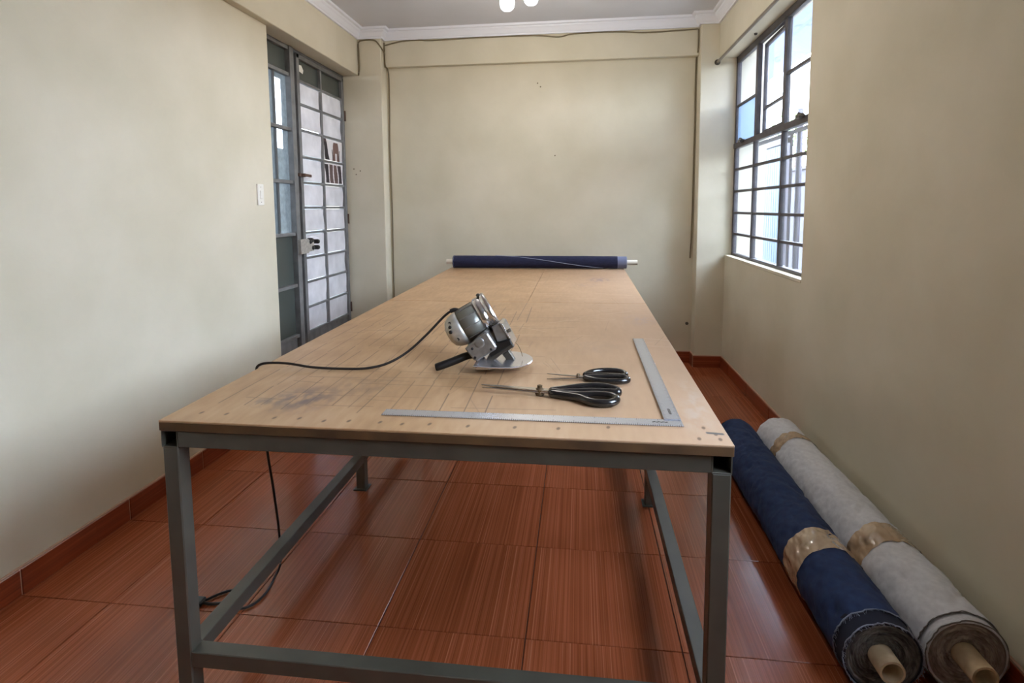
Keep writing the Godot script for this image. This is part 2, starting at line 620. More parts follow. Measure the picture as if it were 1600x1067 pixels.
	M.leaf.backlight_enabled = true
	M.leaf.backlight = Color(0.4, 0.5, 0.2)

# ---------------------------------------------------------------- the room
const XL := -2.034
const XR := 1.245
const DB := 5.1     # back wall
const DC := 4.96    # faces of the two pilasters
const DF := -2.0    # wall behind the camera
const HC := 3.0     # ceiling

func _ready() -> void:
	rng.seed = 11
	# camera: the photograph is cropped off centre, hence the shifted lens
	var cam := Camera3D.new()
	cam.name = "camera"
	cam.keep_aspect = Camera3D.KEEP_HEIGHT
	cam.set_frustum(1067.0 / 871.08 * 0.05, Vector2((800.0 - 798.56) / 871.08, -(533.5 - 406.46) / 871.08) * 0.05, 0.05, 100.0)
	cam.transform = Transform3D(Basis(Vector3(0.992731, -0.006969, -0.120153), Vector3(-0.004330, 0.995608, -0.093523), Vector3(0.120277, 0.093364, 0.988340)), Vector3(0, 1.4045, 0))
	add_child(cam)
	cam.current = true
	# bright overcast sky
	var env := Environment.new()
	var sky := Sky.new()
	var sm := ProceduralSkyMaterial.new()
	sm.sky_top_color = Color(0.84, 0.91, 1.0)
	sm.sky_horizon_color = Color(0.90, 0.94, 1.0)
	sm.ground_bottom_color = Color(0.35, 0.34, 0.33)
	sm.ground_horizon_color = Color(0.8, 0.8, 0.8)
	sm.sky_energy_multiplier = 4.4
	sm.ground_energy_multiplier = 1.0
	sky.sky_material = sm
	env.background_mode = Environment.BG_SKY
	env.sky = sky
	env.tonemap_mode = Environment.TONE_MAPPER_LINEAR
	env.tonemap_exposure = 1.1
	env.sdfgi_enabled = true
	env.ssao_enabled = true
	env.ssil_enabled = true
	var we := WorldEnvironment.new()
	we.name = "environment"
	we.environment = env
	add_child(we)
	make_materials()
	shell()
	floor_and_baseboards()
	door()
	window("window_1")
	side_window()
	grille()
	outside()
	wires_and_fittings()
	lamp()
	table()
	cutter()
	shears()
	square()
	rolls()

func shell() -> void:
	var st := mb()
	rbox(st, -2.4, 1.6, -0.2, -0.004, DF - 0.2, DB + 0.3, 0.0)
	structure(build(st, "floor", M.grout))
	st = mb()
	rbox(st, -2.4, 1.6, HC, HC + 0.2, DF - 0.2, DB + 0.3, 0.0)
	structure(build(st, "ceiling", M.ceiling))
	# left wall up to the door recess, with the beam along its top
	st = mb()
	rbox(st, XL - 0.22, XL, 0.0, 2.62, DF, 3.555, 0.004)
	var wl := structure(build(st, "wall_left", M.wall))
	st = mb()
	rbox(st, XL - 0.22, -1.98, 2.603, HC + 0.01, DF, DC + 0.02, 0.004)
	build(st, "beam", M.wall, wl)
	# back wall with its beam and two pilasters
	st = mb()
	rbox(st, -2.4, 1.6, -0.01, HC + 0.01, DB, DB + 0.2, 0.0)
	var wb := structure(build(st, "wall_back", M.wall))
	st = mb()
	rbox(st, -1.80, 1.05, 2.685, HC + 0.01, DB - 0.06, DB + 0.02, 0.004)
	build(st, "beam", M.wall, wb)
	st = mb()
	rbox(st, -2.35, -1.765, -0.01, HC + 0.01, DC, DB + 0.02, 0.005)
	build(st, "pilaster", M.wall, wb)
	st = mb()
	rbox(st, 1.009, 1.55, -0.01, HC + 0.01, DC, DB + 0.02, 0.005)
	build(st, "pilaster", M.wall, wb)
	for q in [[-0.371, 2.512, DB], [-0.345, 2.48, DB], [-0.216, 1.871, DB], [-2.05, 1.77, DC], [-1.99, 1.751, DC], [-2.03, 1.72, DC]]:
		st = mb()
		lathe(st, V(q[0], q[1], q[2] + 0.002), V(0, 0, -1), [Vector2(0.007, 0), Vector2(0.006, 0.003), Vector2(0.003, 0.004), Vector2(0, 0.002)], 9)
		build(st, "nail_hole", M.cable_cream, wb)
	# right wall round the window
	st = mb()
	rbox(st, XR, XR + 0.16, -0.01, HC + 0.01, 1.35, 3.29, 0.0)
	var wr := structure(build(st, "wall_right", M.wall))
	st = mb()
	rbox(st, XR, XR + 0.16, -0.01, HC + 0.01, DF, 0.25, 0.004)
	build(st, "wall_pier", M.wall, wr)
	st = mb()
	rbox(st, XR, XR + 0.16, -0.01, 1.30, 0.24, 1.36, 0.0)
	build(st, "window_breast", M.wall, wr)
	for q in [[3.29, DC + 0.01]]:
		st = mb()
		rbox(st, XR, XR + 0.16, -0.01, 0.985, q[0], q[1], 0.0)
		build(st, "window_breast", M.wall, wr)
	st = mb()
	rbox(st, 1.158, XR + 0.16, 2.635, HC + 0.01, DF, DC + 0.02, 0.004)
	build(st, "lintel_beam", M.wall, wr)
	st = mb()
	rbox(st, -2.4, 1.6, -0.01, HC + 0.01, DF - 0.2, DF, 0.0)
	structure(build(st, "wall_front", M.wall))
	# plaster cornice mitred round beams and pilasters
	var path := [Vector2(-1.98, DF), Vector2(-1.98, DC), Vector2(-1.765, DC), Vector2(-1.765, DB - 0.06), Vector2(1.009, DB - 0.06), Vector2(1.009, DC), Vector2(1.158, DC), Vector2(1.158, DF)]
	var prof := [Vector2(0.0, -0.086), Vector2(0.016, -0.086), Vector2(0.018, -0.074), Vector2(0.026, -0.066), Vector2(0.042, -0.040), Vector2(0.052, -0.030), Vector2(0.056, -0.020), Vector2(0.076, -0.017), Vector2(0.080, 0.002)]
	st = mb()
	var rows := []
	for i in path.size():
		var off := Vector2.ZERO
		for s in [[i - 1, i], [i, i + 1]]:
			if s[0] >= 0 and s[1] < path.size():
				var e: Vector2 = (path[s[1]] - path[s[0]]).normalized()
				off += Vector2(e.y, -e.x)
		var row := []
		for p in prof:
			row.append(V(path[i].x + off.x * p.x, HC + p.y, path[i].y + off.y * p.x))
		rows.append(row)
	for i in path.size() - 1:
		for k in prof.size() - 1:
			quad(st, rows[i][k], rows[i][k + 1], rows[i + 1][k + 1], rows[i + 1][k])
	structure(build(st, "trim_1", M.trim))

func floor_and_baseboards() -> void:
	var fl: Node3D = get_node("floor")
	var xs := [XL]
	var x := -1.668
	while x < XR:
		xs.append(x)
		x += 0.5
	xs.append(XR)
	var ds := [DF]
	var d := -1.806
	while d < DB:
		ds.append(d)
		d += 0.5
	ds.append(DB)
	var whole: ArrayMesh
	var k := 0
	for i in xs.size() - 1:
		for j in ds.size() - 1:
			var w: float = xs[i + 1] - xs[i]
			var l: float = ds[j + 1] - ds[j]
			var o: MeshInstance3D
			uvf = func(v: Vector3) -> Vector2: return Vector2(v.x / 0.5 + 0.5, v.z / 0.5 + 0.5)
			var m: ArrayMesh
			if absf(w - 0.5) < 0.001 and absf(l - 0.5) < 0.001 and whole != null:
				m = whole
			else:
				var st := mb()
				cbox(st, Vector3(-w / 2 + 0.0016, -0.008, -l / 2 + 0.0016), Vector3(w / 2 - 0.0016, 0.0, l / 2 - 0.0016), 0.0012)
				m = done(st)
				if absf(w - 0.5) < 0.001 and absf(l - 0.5) < 0.001:
					whole = m
			uvf = null
			o = place(m, "tile", M.tiles[(k * 3 + i) % 5], fl)
			o.position = V((xs[i] + xs[i + 1]) / 2, 0.0, (ds[j] + ds[j + 1]) / 2)
			k += 1
	# skirting tiles in half-metre lengths
	var runs := [
		["baseboard_left", Vector2(XL, DF), Vector2(XL, 3.555), Vector2(1, 0), 1.694],
		["baseboard_right", Vector2(XR, DF), Vector2(XR, DC), Vector2(-1, 0), 1.694],
		["baseboard_back", Vector2(-1.765, DB), Vector2(1.009, DB), Vector2(0, -1), -0.17],
		["baseboard_pilaster_left", Vector2(-2.14, DC), Vector2(-1.753, DC), Vector2(0, -1), 0.332],
		["baseboard_pilaster_left_side", Vector2(-1.765, DC), Vector2(-1.765, DB), Vector2(1, 0), 0.0],
		["baseboard_pilaster_right", Vector2(0.997, DC), Vector2(XR, DC), Vector2(0, -1), 0.332],
		["baseboard_pilaster_right_side", Vector2(1.009, DC), Vector2(1.009, DB), Vector2(-1, 0), 0.0],
	]
	for r in runs:
		var a: Vector2 = r[1]
		var b: Vector2 = r[2]
		var nrm: Vector2 = r[3]
		var L := a.distance_to(b)
		var e := (b - a).normalized()
		var root_ := structure(root(r[0], V(a.x, 0, a.y))) as Node3D
		var backing := mb()
		var p0 := a
		var p1 := b + nrm * 0.010
		cbox(backing, V(p0.x - a.x, 0, p0.y - a.y), V(p1.x - a.x, 0.107, p1.y - a.y), 0.001)
		build(backing, "mortar_bed", M.grout_pale, root_)
		var cuts := [0.0]
		var t := fposmod(float(r[4]) - (a.y if absf(e.y) > 0.5 else a.x), 0.5)
		while t < L - 0.02:
			if t > 0.02:
				cuts.append(t)
			t += 0.5
		cuts.append(L)
		for i in cuts.size() - 1:
			var q0: Vector2 = a + e * (cuts[i] + 0.0022) - a
			var q1: Vector2 = a + e * (cuts[i + 1] - 0.0022) + nrm * 0.013 - a
			uvf = func(v: Vector3) -> Vector2: return Vector2(v.y / 0.5 + i * 0.37, (v.x + v.z) / 0.5)
			var st := mb()
			cbox(st, V(q0.x, 0.0, q0.y), V(q1.x, 0.100, q1.y), 0.002)
			build(st, "skirting_tile", M.base, root_)
			uvf = null

# steel door with its side light, in the recess of the left wall
const XD := -2.145
func dbar(st: SurfaceTool, d0: float, d1: float, h0: float, h1: float, t0: float, t1: float) -> void:
	rbox(st, XD + t0, XD + t1, h0, h1, d0, d1, 0.0025)

func door() -> void:
	var r := structure(root("door_1", V(XD, 0, 4.25))) as Node3D
	var st := mb()   # outer frame, head and jambs
	dbar(st, 3.50, 3.58, 0.0, 2.62, -0.05, 0.02)
	dbar(st, 3.50, DC + 0.01, 2.585, 2.64, -0.05, 0.02)
	dbar(st, 3.985, 4.035, 0.0, 2.60, -0.05, 0.035)
	dbar(st, 4.045, 4.072, 0.0, 2.60, -0.05, 0.02)
	dbar(st, 4.945, DC + 0.01, 0.0, 2.60, -0.05, 0.012)
	build(st, "door_frame", M.door_steel, r)
	st = mb()
	dbar(st, 4.03, 4.10, 0.0, 2.60, -0.045, -0.012)
	build(st, "door_stop", M.door_dark, r)
	# side light
	st = mb()
	dbar(st, 3.56, 3.99, 0.05, 0.44, -0.02, 0.0)
	var sl := build(st, "side_light", M.door_steel, r)
	var hs := [0.44, 0.828, 1.218, 1.608, 1.997, 2.395, 2.585]
	for i in hs.size():
		st = mb()
		dbar(st, 3.57, 3.99, hs[i] - 0.013, hs[i] + 0.013, -0.012, 0.022)
		build(st, "glazing_bar", M.door_steel, sl)
	st = mb()
	dbar(st, 3.79, 3.812, 1.218, 2.395, -0.03, 0.006)
	build(st, "glazing_bar", M.door_dark, sl)
	for i in hs.size() - 1:
		st = mb()
		dbar(st, 3.57, 3.985, hs[i] + 0.008, hs[i + 1] - 0.008, -0.010, -0.006)
		build(st, "pane", M.frost if i > 1 and i < 5 else M.dark_glass, sl)
	# leaf
	st = mb()
	dbar(st, 4.095, 4.135, 0.02, 2.578, -0.01, 0.028)
	dbar(st, 4.905, 4.945, 0.02, 2.578, -0.01, 0.028)
	dbar(st, 4.095, 4.945, 2.545, 2.578, -0.01, 0.028)
	dbar(st, 4.095, 4.945, 0.02, 0.10, -0.01, 0.028)
	dbar(st, 4.12, 4.92, 0.08, 0.43, -0.006, 0.008)
	dbar(st, 4.492, 4.516, 0.43, 2.55, -0.01, 0.024)
	var leaf := build(st, "door_leaf", M.door_steel, r)
	var lv := [0.43, 0.63, 0.83, 1.022, 1.22, 1.418, 1.612, 1.81, 2.015, 2.21, 2.385, 2.55]
	for i in range(0, lv.size() - 1):
		st = mb()
		dbar(st, 4.13, 4.91, lv[i] - 0.009, lv[i] + 0.009, -0.01, 0.02)
		build(st, "glazing_bar", M.door_steel, leaf)
	for i in lv.size() - 1:
		for c in 2:
			var d0: float = 4.130 if c == 0 else 4.512
			var d1: float = 4.496 if c == 0 else 4.910
			st = mb()
			if i == lv.size() - 2:
				dbar(st, d0, d1, lv[i] + 0.006, lv[i + 1], -0.004, 0.0)
				build(st, "pane", M.dark_glass, leaf)
				continue
			# sheets of white paper pasted over the panes, a little uneven
			var j := 0.004
			var x0 := XD + 0.0215 - (0.006 if (i + c) % 3 == 0 else 0.0)
			var a := Vector2(d0 + 0.004 + rng.randf() * j, lv[i] + 0.011 + rng.randf() * j)
			var b := Vector2(d1 - 0.004 - rng.randf() * j, lv[i + 1] - 0.011 - rng.randf() * j)
			if c == 1 and (i == 6 or i == 7):
				uvf = func(v: Vector3) -> Vector2: return Vector2((-v.z - a.x) / (b.x - a.x), 1.0 - (v.y - a.y) / (b.y - a.y))
			for s in 8:
				for q in 4:
					var f := func(m: int, n: int) -> Vector3:
						var u := m / 8.0
						var w := n / 4.0
						return V(x0 - 0.012 + 0.004 * sin(u * 9.0 + i * 2.1 + c) * sin(w * 5.0 + i), lerpf(a.y, b.y, w), lerpf(a.x, b.x, u))
					face(st, f.call(s, q), f.call(s + 1, q), f.call(s + 1, q + 1), f.call(s, q + 1), V(-3.0, 1.4, 4.5), 1)
			rbox(st, x0 - 0.018, x0 - 0.017, a.y, b.y, a.x, b.x, 0.0)
			build(st, "picture_sheet" if c == 1 and (i == 6 or i == 7) else "paper_sheet", (M.print1 if i == 6 else M.print0) if c == 1 and (i == 6 or i == 7) else M.paper, leaf)
			uvf = null
	st = mb()   # label sticker on the dark top pane
	slab(st, V(XD + 0.001, 2.485, 4.21), Vector3(0, 0, -1), Vector3.UP, PackedVector2Array([Vector2(-0.035, -0.02), Vector2(0.03, -0.03), Vector2(0.04, 0.0), Vector2(0.01, 0.03), Vector2(-0.03, 0.025)]), -0.001, 0.001, 0.0)
	build(st, "sticker", M.plastic_white, leaf)
	# latch and lock case
	st = mb()
	dbar(st, 4.06, 4.16, 1.655, 1.68, 0.02, 0.035)
	lathe(st, V(XD + 0.03, 1.667, 4.10), Vector3(1, 0, 0), [Vector2(0.012, 0), Vector2(0.012, 0.03), Vector2(0.0, 0.034)], 12)
	bar(st, V(XD + 0.055, 1.667, 4.09), V(XD + 0.055, 1.664, 4.20), 0.016, 0.02)
	build(st, "door_handle", M.rust, leaf)
	st = mb()
	dbar(st, 3.99, 4.115, 1.065, 1.175, 0.02, 0.06)
	dbar(st, 4.115, 4.22, 1.075, 1.165, 0.022, 0.05)
	var lock := build(st, "lock_case", M.cast, leaf)
	lock.set_meta("label", "worn grey lock case with black knobs")
	st = mb()
	for q in [[4.16, 1.15], [4.19, 1.16], [4.20, 1.10], [4.29, 1.145], [4.29, 1.098]]:
		st = mb()
		lathe(st, V(XD + 0.015, q[1], q[0]), Vector3(1, 0, 0), [Vector2(0.018, 0), Vector2(0.018, 0.035), Vector2(0.012, 0.045), Vector2(0, 0.046)], 12)
		build(st, "lock_knob", M.black, leaf)
	st = mb()
	for h in [0.45, 1.27, 2.2]:
		st = mb()
		lathe(st, V(XD + 0.03, h, 4.947), Vector3.UP, [Vector2(0, 0), Vector2(0.009, 0), Vector2(0.009, 0.09), Vector2(0, 0.09)], 10)
		build(st, "hinge", M.rust, r)
	rebase_keep(r)

func rebase_keep(r: Node3D) -> void:
	# meshes were written in room coordinates: undo the root's offset on its direct children
	for c in r.get_children():
		c.position -= r.position

func wbar(st: SurfaceTool, d0: float, d1: float, h0: float, h1: float, x0 := 1.298, x1 := 1.332) -> void:
	rbox(st, x0, x1, h0, h1, d0, d1, 0.003)

func window(called: String) -> void:
	var r := structure(root(called, V(1.31, 0.985, 4.12))) as Node3D
	var st := mb()
	wbar(st, 3.25, DC, 2.585, 2.64)
	wbar(st, 3.25, DC, 0.985, 1.012)
	wbar(st, 3.25, 3.30, 0.985, 2.64)
	wbar(st, 4.925, DC, 0.985, 2.64)
	build(st, "window_frame", M.window_steel, r)
	st = mb()
	rbox(st, XR - 0.004, XR + 0.06, 0.970, 0.991, 3.292, DC - 0.001, 0.003)
	build(st, "window_sill", M.wall, r)
	st = mb()
	wbar(st, 3.27, DC, 1.885, 1.928, 1.292, 1.336)
	build(st, "transom", M.window_steel, r)
	for q in [[4.41, 1.928, 2.60, 0.022], [3.835, 1.928, 2.60, 0.024], [4.43, 1.0, 1.89, 0.014], [3.842, 1.0, 1.89, 0.014]]:
		st = mb()
		wbar(st, q[0] - q[3], q[0] + q[3], q[1], q[2])
		build(st, "mullion", M.window_steel, r)
	var bays := [[3.30, 3.835], [3.842, 4.42], [4.42, 4.925]]
	var lows := [1.0, 1.173, 1.35, 1.53, 1.711, 1.89]
	for h in lows.slice(1, 5):
		st = mb()
		wbar(st, 3.29, 4.93, h - 0.010, h + 0.010, 1.302, 1.328)
		build(st, "glazing_bar", M.window_steel, r)
	for b in bays:
		for i in 5:
			st = mb()
			rbox(st, 1.314, 1.317, lows[i] + 0.006, lows[i + 1] - 0.006, b[0] + 0.006, b[1] - 0.006, 0.0)
			build(st, "pane", M.glass, r)
	for q in [[0, 2.242], [2, 2.232]]:
		var b: Array = bays[q[0]]
		st = mb()
		wbar(st, b[0], b[1], q[1] - 0.010, q[1] + 0.010, 1.302, 1.328)
		build(st, "glazing_bar", M.window_steel, r)
		for s in [[1.925, q[1] - 0.008], [q[1] + 0.008, 2.59]]:
			st = mb()
			rbox(st, 1.314, 1.317, s[0], s[1], b[0] + 0.006, b[1] - 0.006, 0.0)
			build(st, "pane", M.blue_pane if q[0] == 2 and s[0] < 2.0 else M.glass, r)
	# the middle upper sash stands a little open, hinged on its near side
	var sash := Node3D.new()
	sash.name = "sash"
	r.add_child(sash)
	sash.position = V(1.318, 0, 3.862)
	sash.rotation.y = -0.045
	var W := 0.525
	st = mb()
	for q in [[0.0, 0.022, 1.935, 2.58], [W - 0.022, W, 1.935, 2.58], [0.0, W, 1.935, 1.958], [0.0, W, 2.556, 2.58], [0.0, W, 2.11, 2.128]]:
		rbox(st, 0.0, 0.024, q[2], q[3], q[0], q[1], 0.002)
	build(st, "sash_frame", M.window_steel, sash)
	for s in [[1.95, 2.115], [2.123, 2.56]]:
		st = mb()
		rbox(st, 0.010, 0.013, s[0], s[1], 0.015, W - 0.015, 0.0)
		build(st, "pane", M.glass, sash)
	# latches on the transom
	for d in [4.70, 3.50]:
		st = mb()
		rbox(st, 1.262, 1.30, 1.915, 1.935, d - 0.03, d + 0.03)
		lathe(st, V(1.275, 1.925, d), Vector3.UP, [Vector2(0.014, 0), Vector2(0.012, 0.02), Vector2(0, 0.026)], 10)
		bar(st, V(1.27, 1.935, d), V(1.262, 1.925, d - 0.09), 0.016, 0.012)
		build(st, "window_latch", M.gunmetal, r)
	rebase_keep(r)

func side_window() -> void:
	# smaller window nearer the camera, outside the photograph's frame
	var r := structure(root("window_2", V(1.31, 1.30, 0.80))) as Node3D
	for q in [[0.25, 1.35, 1.30, 1.335], [0.25, 1.35, 2.60, 2.64], [0.25, 0.285, 1.30, 2.64], [1.315, 1.35, 1.30, 2.64]]:
		var st := mb()
		wbar(st, q[0], q[1], q[2], q[3])
		build(st, "window_frame", M.window_steel, r)
	for q in [[0.78, 0.82, 1.32, 2.62]]:
		var st := mb()
		wbar(st, q[0], q[1], q[2], q[3])
		build(st, "mullion", M.window_steel, r)
	for q in [[0.28, 0.79], [0.81, 1.32]]:
		var st := mb()
		rbox(st, 1.314, 1.317, 1.33, 2.61, q[0], q[1], 0.0)
		build(st, "pane", M.glass, r)
	rebase_keep(r)

func grille() -> void:
	# burglar bars outside the glass
	var st: SurfaceTool
	var g := root("window_grille", V(1.47, 0.95, 4.1))
	for d in [4.02, 4.15, 5.18, 5.36]:
		st = mb()
		rbox(st, 1.462, 1.478, 0.95, 1.92, d - 0.009, d + 0.009)
		build(st, "grille_bar", M.lilac, g)
	st = mb()
	rbox(st, 1.456, 1.484, 0.95, 0.975, 3.2, 5.6)
	build(st, "grille_rail", M.lilac, g)
	st = mb()
	rbox(st, 1.456, 1.484, 1.90, 1.925, 3.2, 5.6)
	build(st, "grille_rail", M.lilac, g)
	for d in [3.22, 5.56]:
		st = mb()
		rbox(st, 1.40, 1.484, 0.955, 0.975, d - 0.012, d + 0.012)
		build(st, "grille_bracket", M.lilac, g)
		st = mb()
		rbox(st, 1.40, 1.484, 1.90, 1.92, d - 0.012, d + 0.012)
		build(st, "grille_bracket", M.lilac, g)
	rebase_keep(g)
	tag(g, "pale lilac burglar bars fixed outside the steel window", "window grille")

func outside() -> void:
	var st := mb()
	rbox(st, 1.60, 14.0, -0.45, -0.25, -8.0, 26.0, 0.0)
	rbox(st, -14.0, -2.40, -0.45, -0.25, -8.0, 26.0, 0.0)
	structure(build(st, "ground", M.ground))
	st = mb()
	rbox(st, 4.6, 4.8, -0.3, 2.15, -6.0, 24.0, 0.01)
	rbox(st, 4.55, 4.85, 2.15, 2.22, -6.0, 24.0, 0.01)
	tag(build(st, "boundary_wall", M.outwall), "pale plastered boundary wall outside the window", "wall")
	st = mb()
	rbox(st, 1.62, 4.2, -0.3, 4.6, 2.35, 2.65, 0.01)
	tag(build(st, "wing_wall", M.brown_wall), "grey side wing of the building outside, before the window", "wall")
	# light blue sheet-metal gate seen through the middle panes
	var gate := root("yard_gate", V(3.05, -0.25, 9.5))
	for i in 14:
		var d := 8.80 + i * 0.1
		st = mb()
		rbox(st, 3.02, 3.05, -0.22, 2.32, d, d + 0.092, 0.008)
		build(st, "gate_sheet", M.blue_sheet, gate)
	for h in [-0.25, 2.32]:
		st = mb()
		rbox(st, 3.0, 3.08, h, h + 0.09, 8.72, 10.28, 0.006)
		build(st, "gate_rail", M.lilac, gate)
	for d in [8.72, 10.20]:
		st = mb()
		rbox(st, 3.0, 3.08, -0.25, 2.5, d, d + 0.08, 0.006)
		build(st, "gate_post", M.outwall, gate)
	rebase_keep(gate)
	tag(gate, "light blue sheet metal gate outside, seen through the middle window panes", "gate")
	# downpipe-like posts in the yard, in line with the near panes
	for q in [[3.4, 9.25, 2.9], [3.7, 9.55, 2.3]]:
		st = mb()
		sweep(st, PackedVector3Array([V(q[0], -0.25, q[1]), V(q[0], 1.2, q[1]), V(q[0], q[2], q[1] + 0.03)]), 0.045, 10)
		tag(build(st, "yard_post", M.lilac), "%s grey post standing in the yard outside the window" % ("taller" if q[2] > 2.5 else "shorter"), "post")
	# corrugated awning above the window
	var aw := root("awning", V(1.66, 2.98, 4.0))
	st = mb()
	for i in 184:
		var f := func(u: float, k: int) -> Vector3:
			return V(lerpf(1.65, 2.05, u), lerpf(3.0, 2.77, u) + (0.018 if k % 2 == 0 else -0.018), 2.7 + k * 0.03)
		quad(st, f.call(0.0, i), f.call(1.0, i), f.call(1.0, i + 1), f.call(0.0, i + 1), 1)
	build(st, "awning_sheet", M.awning, aw)
	for d in [2.9, 8.1]:
		st = mb()
		bar(st, V(1.62, 2.985, d), V(2.04, 2.745, d), 0.03, 0.03)
		build(st, "awning_bracket", M.lilac, aw)
	rebase_keep(aw)
	tag(aw, "corrugated bluish awning sheet above the outside of the window", "awning")
	# loose tree top over the boundary wall
	var tree := root("tree", V(6.5, -0.25, 18.0))
	st = mb()
	sweep(st, smooth([V(6.5, -0.25, 18.0), V(6.45, 1.5, 18.1), V(6.6, 3.0, 18.0), V(6.5, 3.8, 17.9)], 5), 0.10, 8)
	build(st, "trunk", M.rust, tree)
	st = mb()
	for i in 700:
		var p := V(6.5, 3.5, 18.0) + Vector3(rng.randfn() * 0.6, rng.randfn() * 0.35, rng.randfn() * 0.9)
		var a := Vector3(rng.randfn(), rng.randfn(), rng.randfn()).normalized() * 0.07
		var b := a.cross(Vector3(rng.randfn(), rng.randfn(), rng.randfn())).normalized() * 0.035
		quad(st, p - a, p + b, p + a, p - b)
	var cr := build(st, "crown", M.leaf, tree)
	cr.set_meta("kind", "stuff")
	rebase_keep(tree)
	tag(tree, "small green tree top beyond the boundary wall outside", "tree")
	# yard wall and roof overhang behind the steel door
	st = mb()
	rbox(st, -4.3, -4.1, -0.3, 2.25, -6.0, 24.0, 0.01)
	tag(build(st, "yard_wall", M.brown_wall), "grey yard wall outside behind the frosted side light", "wall")
	st = mb()
	rbox(st, -3.55, -2.26, 2.95, 3.05, -4.0, 14.0, 0.01)
	tag(build(st, "eaves_slab", M.brown_wall), "dark eaves slab outside above the steel door", "eaves")

func wires_and_fittings() -> void:
	var st := mb()
	# wiring that follows the cornice and the corners
	var f := DB - 0.06
	sweep(st, smooth([V(-1.752, 2.875, f - 0.008), V(-1.60, 2.905, f - 0.008), V(-1.45, 2.91, f - 0.008), V(-1.30, 2.902, f - 0.008), V(-0.9, 2.908, f - 0.008), V(-0.4, 2.905, f - 0.008), V(-0.18, 2.885, f - 0.008), V(-0.05, 2.905, f - 0.008), V(0.3, 2.906, f - 0.008), V(0.55, 2.89, f - 0.008), V(0.8, 2.894, f - 0.008), V(0.995, 2.90, f - 0.008)], 6), 0.0058, 6)
	tag(build(st, "wall_cable", M.cable_cream), "thin tan cable sagging along back beam under the cornice", "cable")
	st = mb()
	sweep(st, smooth([V(-1.975, 2.60, DC - 0.008), V(-1.965, 2.66, DC - 0.008), V(-1.966, 2.80, DC - 0.008), V(-1.966, 2.885, DC - 0.008), V(-1.93, 2.905, DC - 0.008), V(-1.82, 2.902, DC - 0.008), V(-1.775, 2.86, DC - 0.008), V(-1.752, 2.82, DC + 0.02), V(-1.752, 2.80, DB - 0.068)], 6), 0.0062, 6)
	tag(build(st, "wall_cable", M.cable_cream), "brown cable looping round the top of the left pilaster", "cable")
	st = mb()
	sweep(st, smooth([V(-1.755, 2.90, f - 0.010), V(-1.753, 2.75, f - 0.010), V(-1.748, 2.69, f - 0.008), V(-1.742, 2.64, DB - 0.009), V(-1.742, 2.3, DB - 0.009), V(-1.748, 2.0, DB - 0.009), V(-1.742, 1.4, DB - 0.009), V(-1.745, 0.8, DB - 0.009), V(-1.745, 0.11, DB - 0.009)], 6), 0.0062, 6)
	tag(build(st, "wall_cable", M.cable_cream), "brown cable running down the corner beside the left pilaster", "cable")
	st = mb()
	sweep(st, smooth([V(0.998, 2.90, f - 0.010), V(0.998, 2.72, f - 0.010), V(0.996, 2.66, DB - 0.010), V(0.995, 2.0, DB - 0.010), V(0.992, 1.3, DB - 0.010), V(0.982, 0.95, DB - 0.010)], 6), 0.006, 6)
	tag(build(st, "wall_cable", M.cable_cream), "brown cable running down the corner beside the right pilaster", "cable")
	st = mb()
	lathe(st, V(0.969, 0.359, DB), V(0, 0, -1), [Vector2(0.014, 0), Vector2(0.014, 0.008), Vector2(0.006, 0.012), Vector2(0, 0.012)], 12)
	tag(build(st, "wall_plug", M.gunmetal), "small dark plug in the back wall low beside the right pilaster", "plug")
	# curtain rod under the lintel
	var r := root("curtain_rod", V(1.143, 2.60, 4.0))
	st = mb()
	sweep(st, PackedVector3Array([V(1.143, 2.602, DC), V(1.143, 2.602, 3.4), V(1.143, 2.60, 2.4)]), 0.011, 12)
	build(st, "rod", M.rod, r)
	st = mb()
	lathe(st, V(1.143, 2.602, DC), V(0, 0, -1), [Vector2(0.024, 0), Vector2(0.023, 0.005), Vector2(0.015, 0.008), Vector2(0.014, 0.02), Vector2(0.010, 0.022)], 16)
	build(st, "rod_bracket", M.gunmetal, r)
	st = mb()
	rbox(st, 1.13, 1.156, 2.59, 2.64, 2.40, 2.43)
	rbox(st, 1.155, 1.162, 2.60, 2.70, 2.39, 2.44)
	build(st, "rod_bracket", M.gunmetal, r)
	rebase_keep(r)
	tag(r, "thin grey metal curtain rod mounted above the window", "curtain rod")
	st = mb()
	lathe(st, V(1.25, 2.637, 4.30), Vector3.DOWN, [Vector2(0.013, 0), Vector2(0.010, 0.014), Vector2(0, 0.016)], 10)
	tag(build(st, "ceiling_hook", M.gunmetal), "small dark screw stub in the window head behind the rod", "screw")
	# light switch
	var s := root("light_switch", V(XL, 1.50, 3.38))
	st = mb()
	rbox(st, XL - 0.002, XL + 0.011, 1.433, 1.567, 3.347, 3.415, 0.004)
	build(st, "switch_plate", M.plastic_white, s)
	st = mb()
	rbox(st, XL + 0.010, XL + 0.015, 1.476, 1.526, 3.368, 3.394, 0.002)
	build(st, "rocker", M.plastic_white, s)
	st = mb()
	for h in [1.452, 1.548]:
		st = mb()
		lathe(st, V(XL + 0.0105, h, 3.381), Vector3(1, 0, 0), [Vector2(0.004, 0), Vector2(0.003, 0.0015), Vector2(0, 0.0015)], 8)
		build(st, "screw", M.rod, s)
	rebase_keep(s)
	tag(s, "narrow white light switch on the left wall beside the steel door", "light switch")

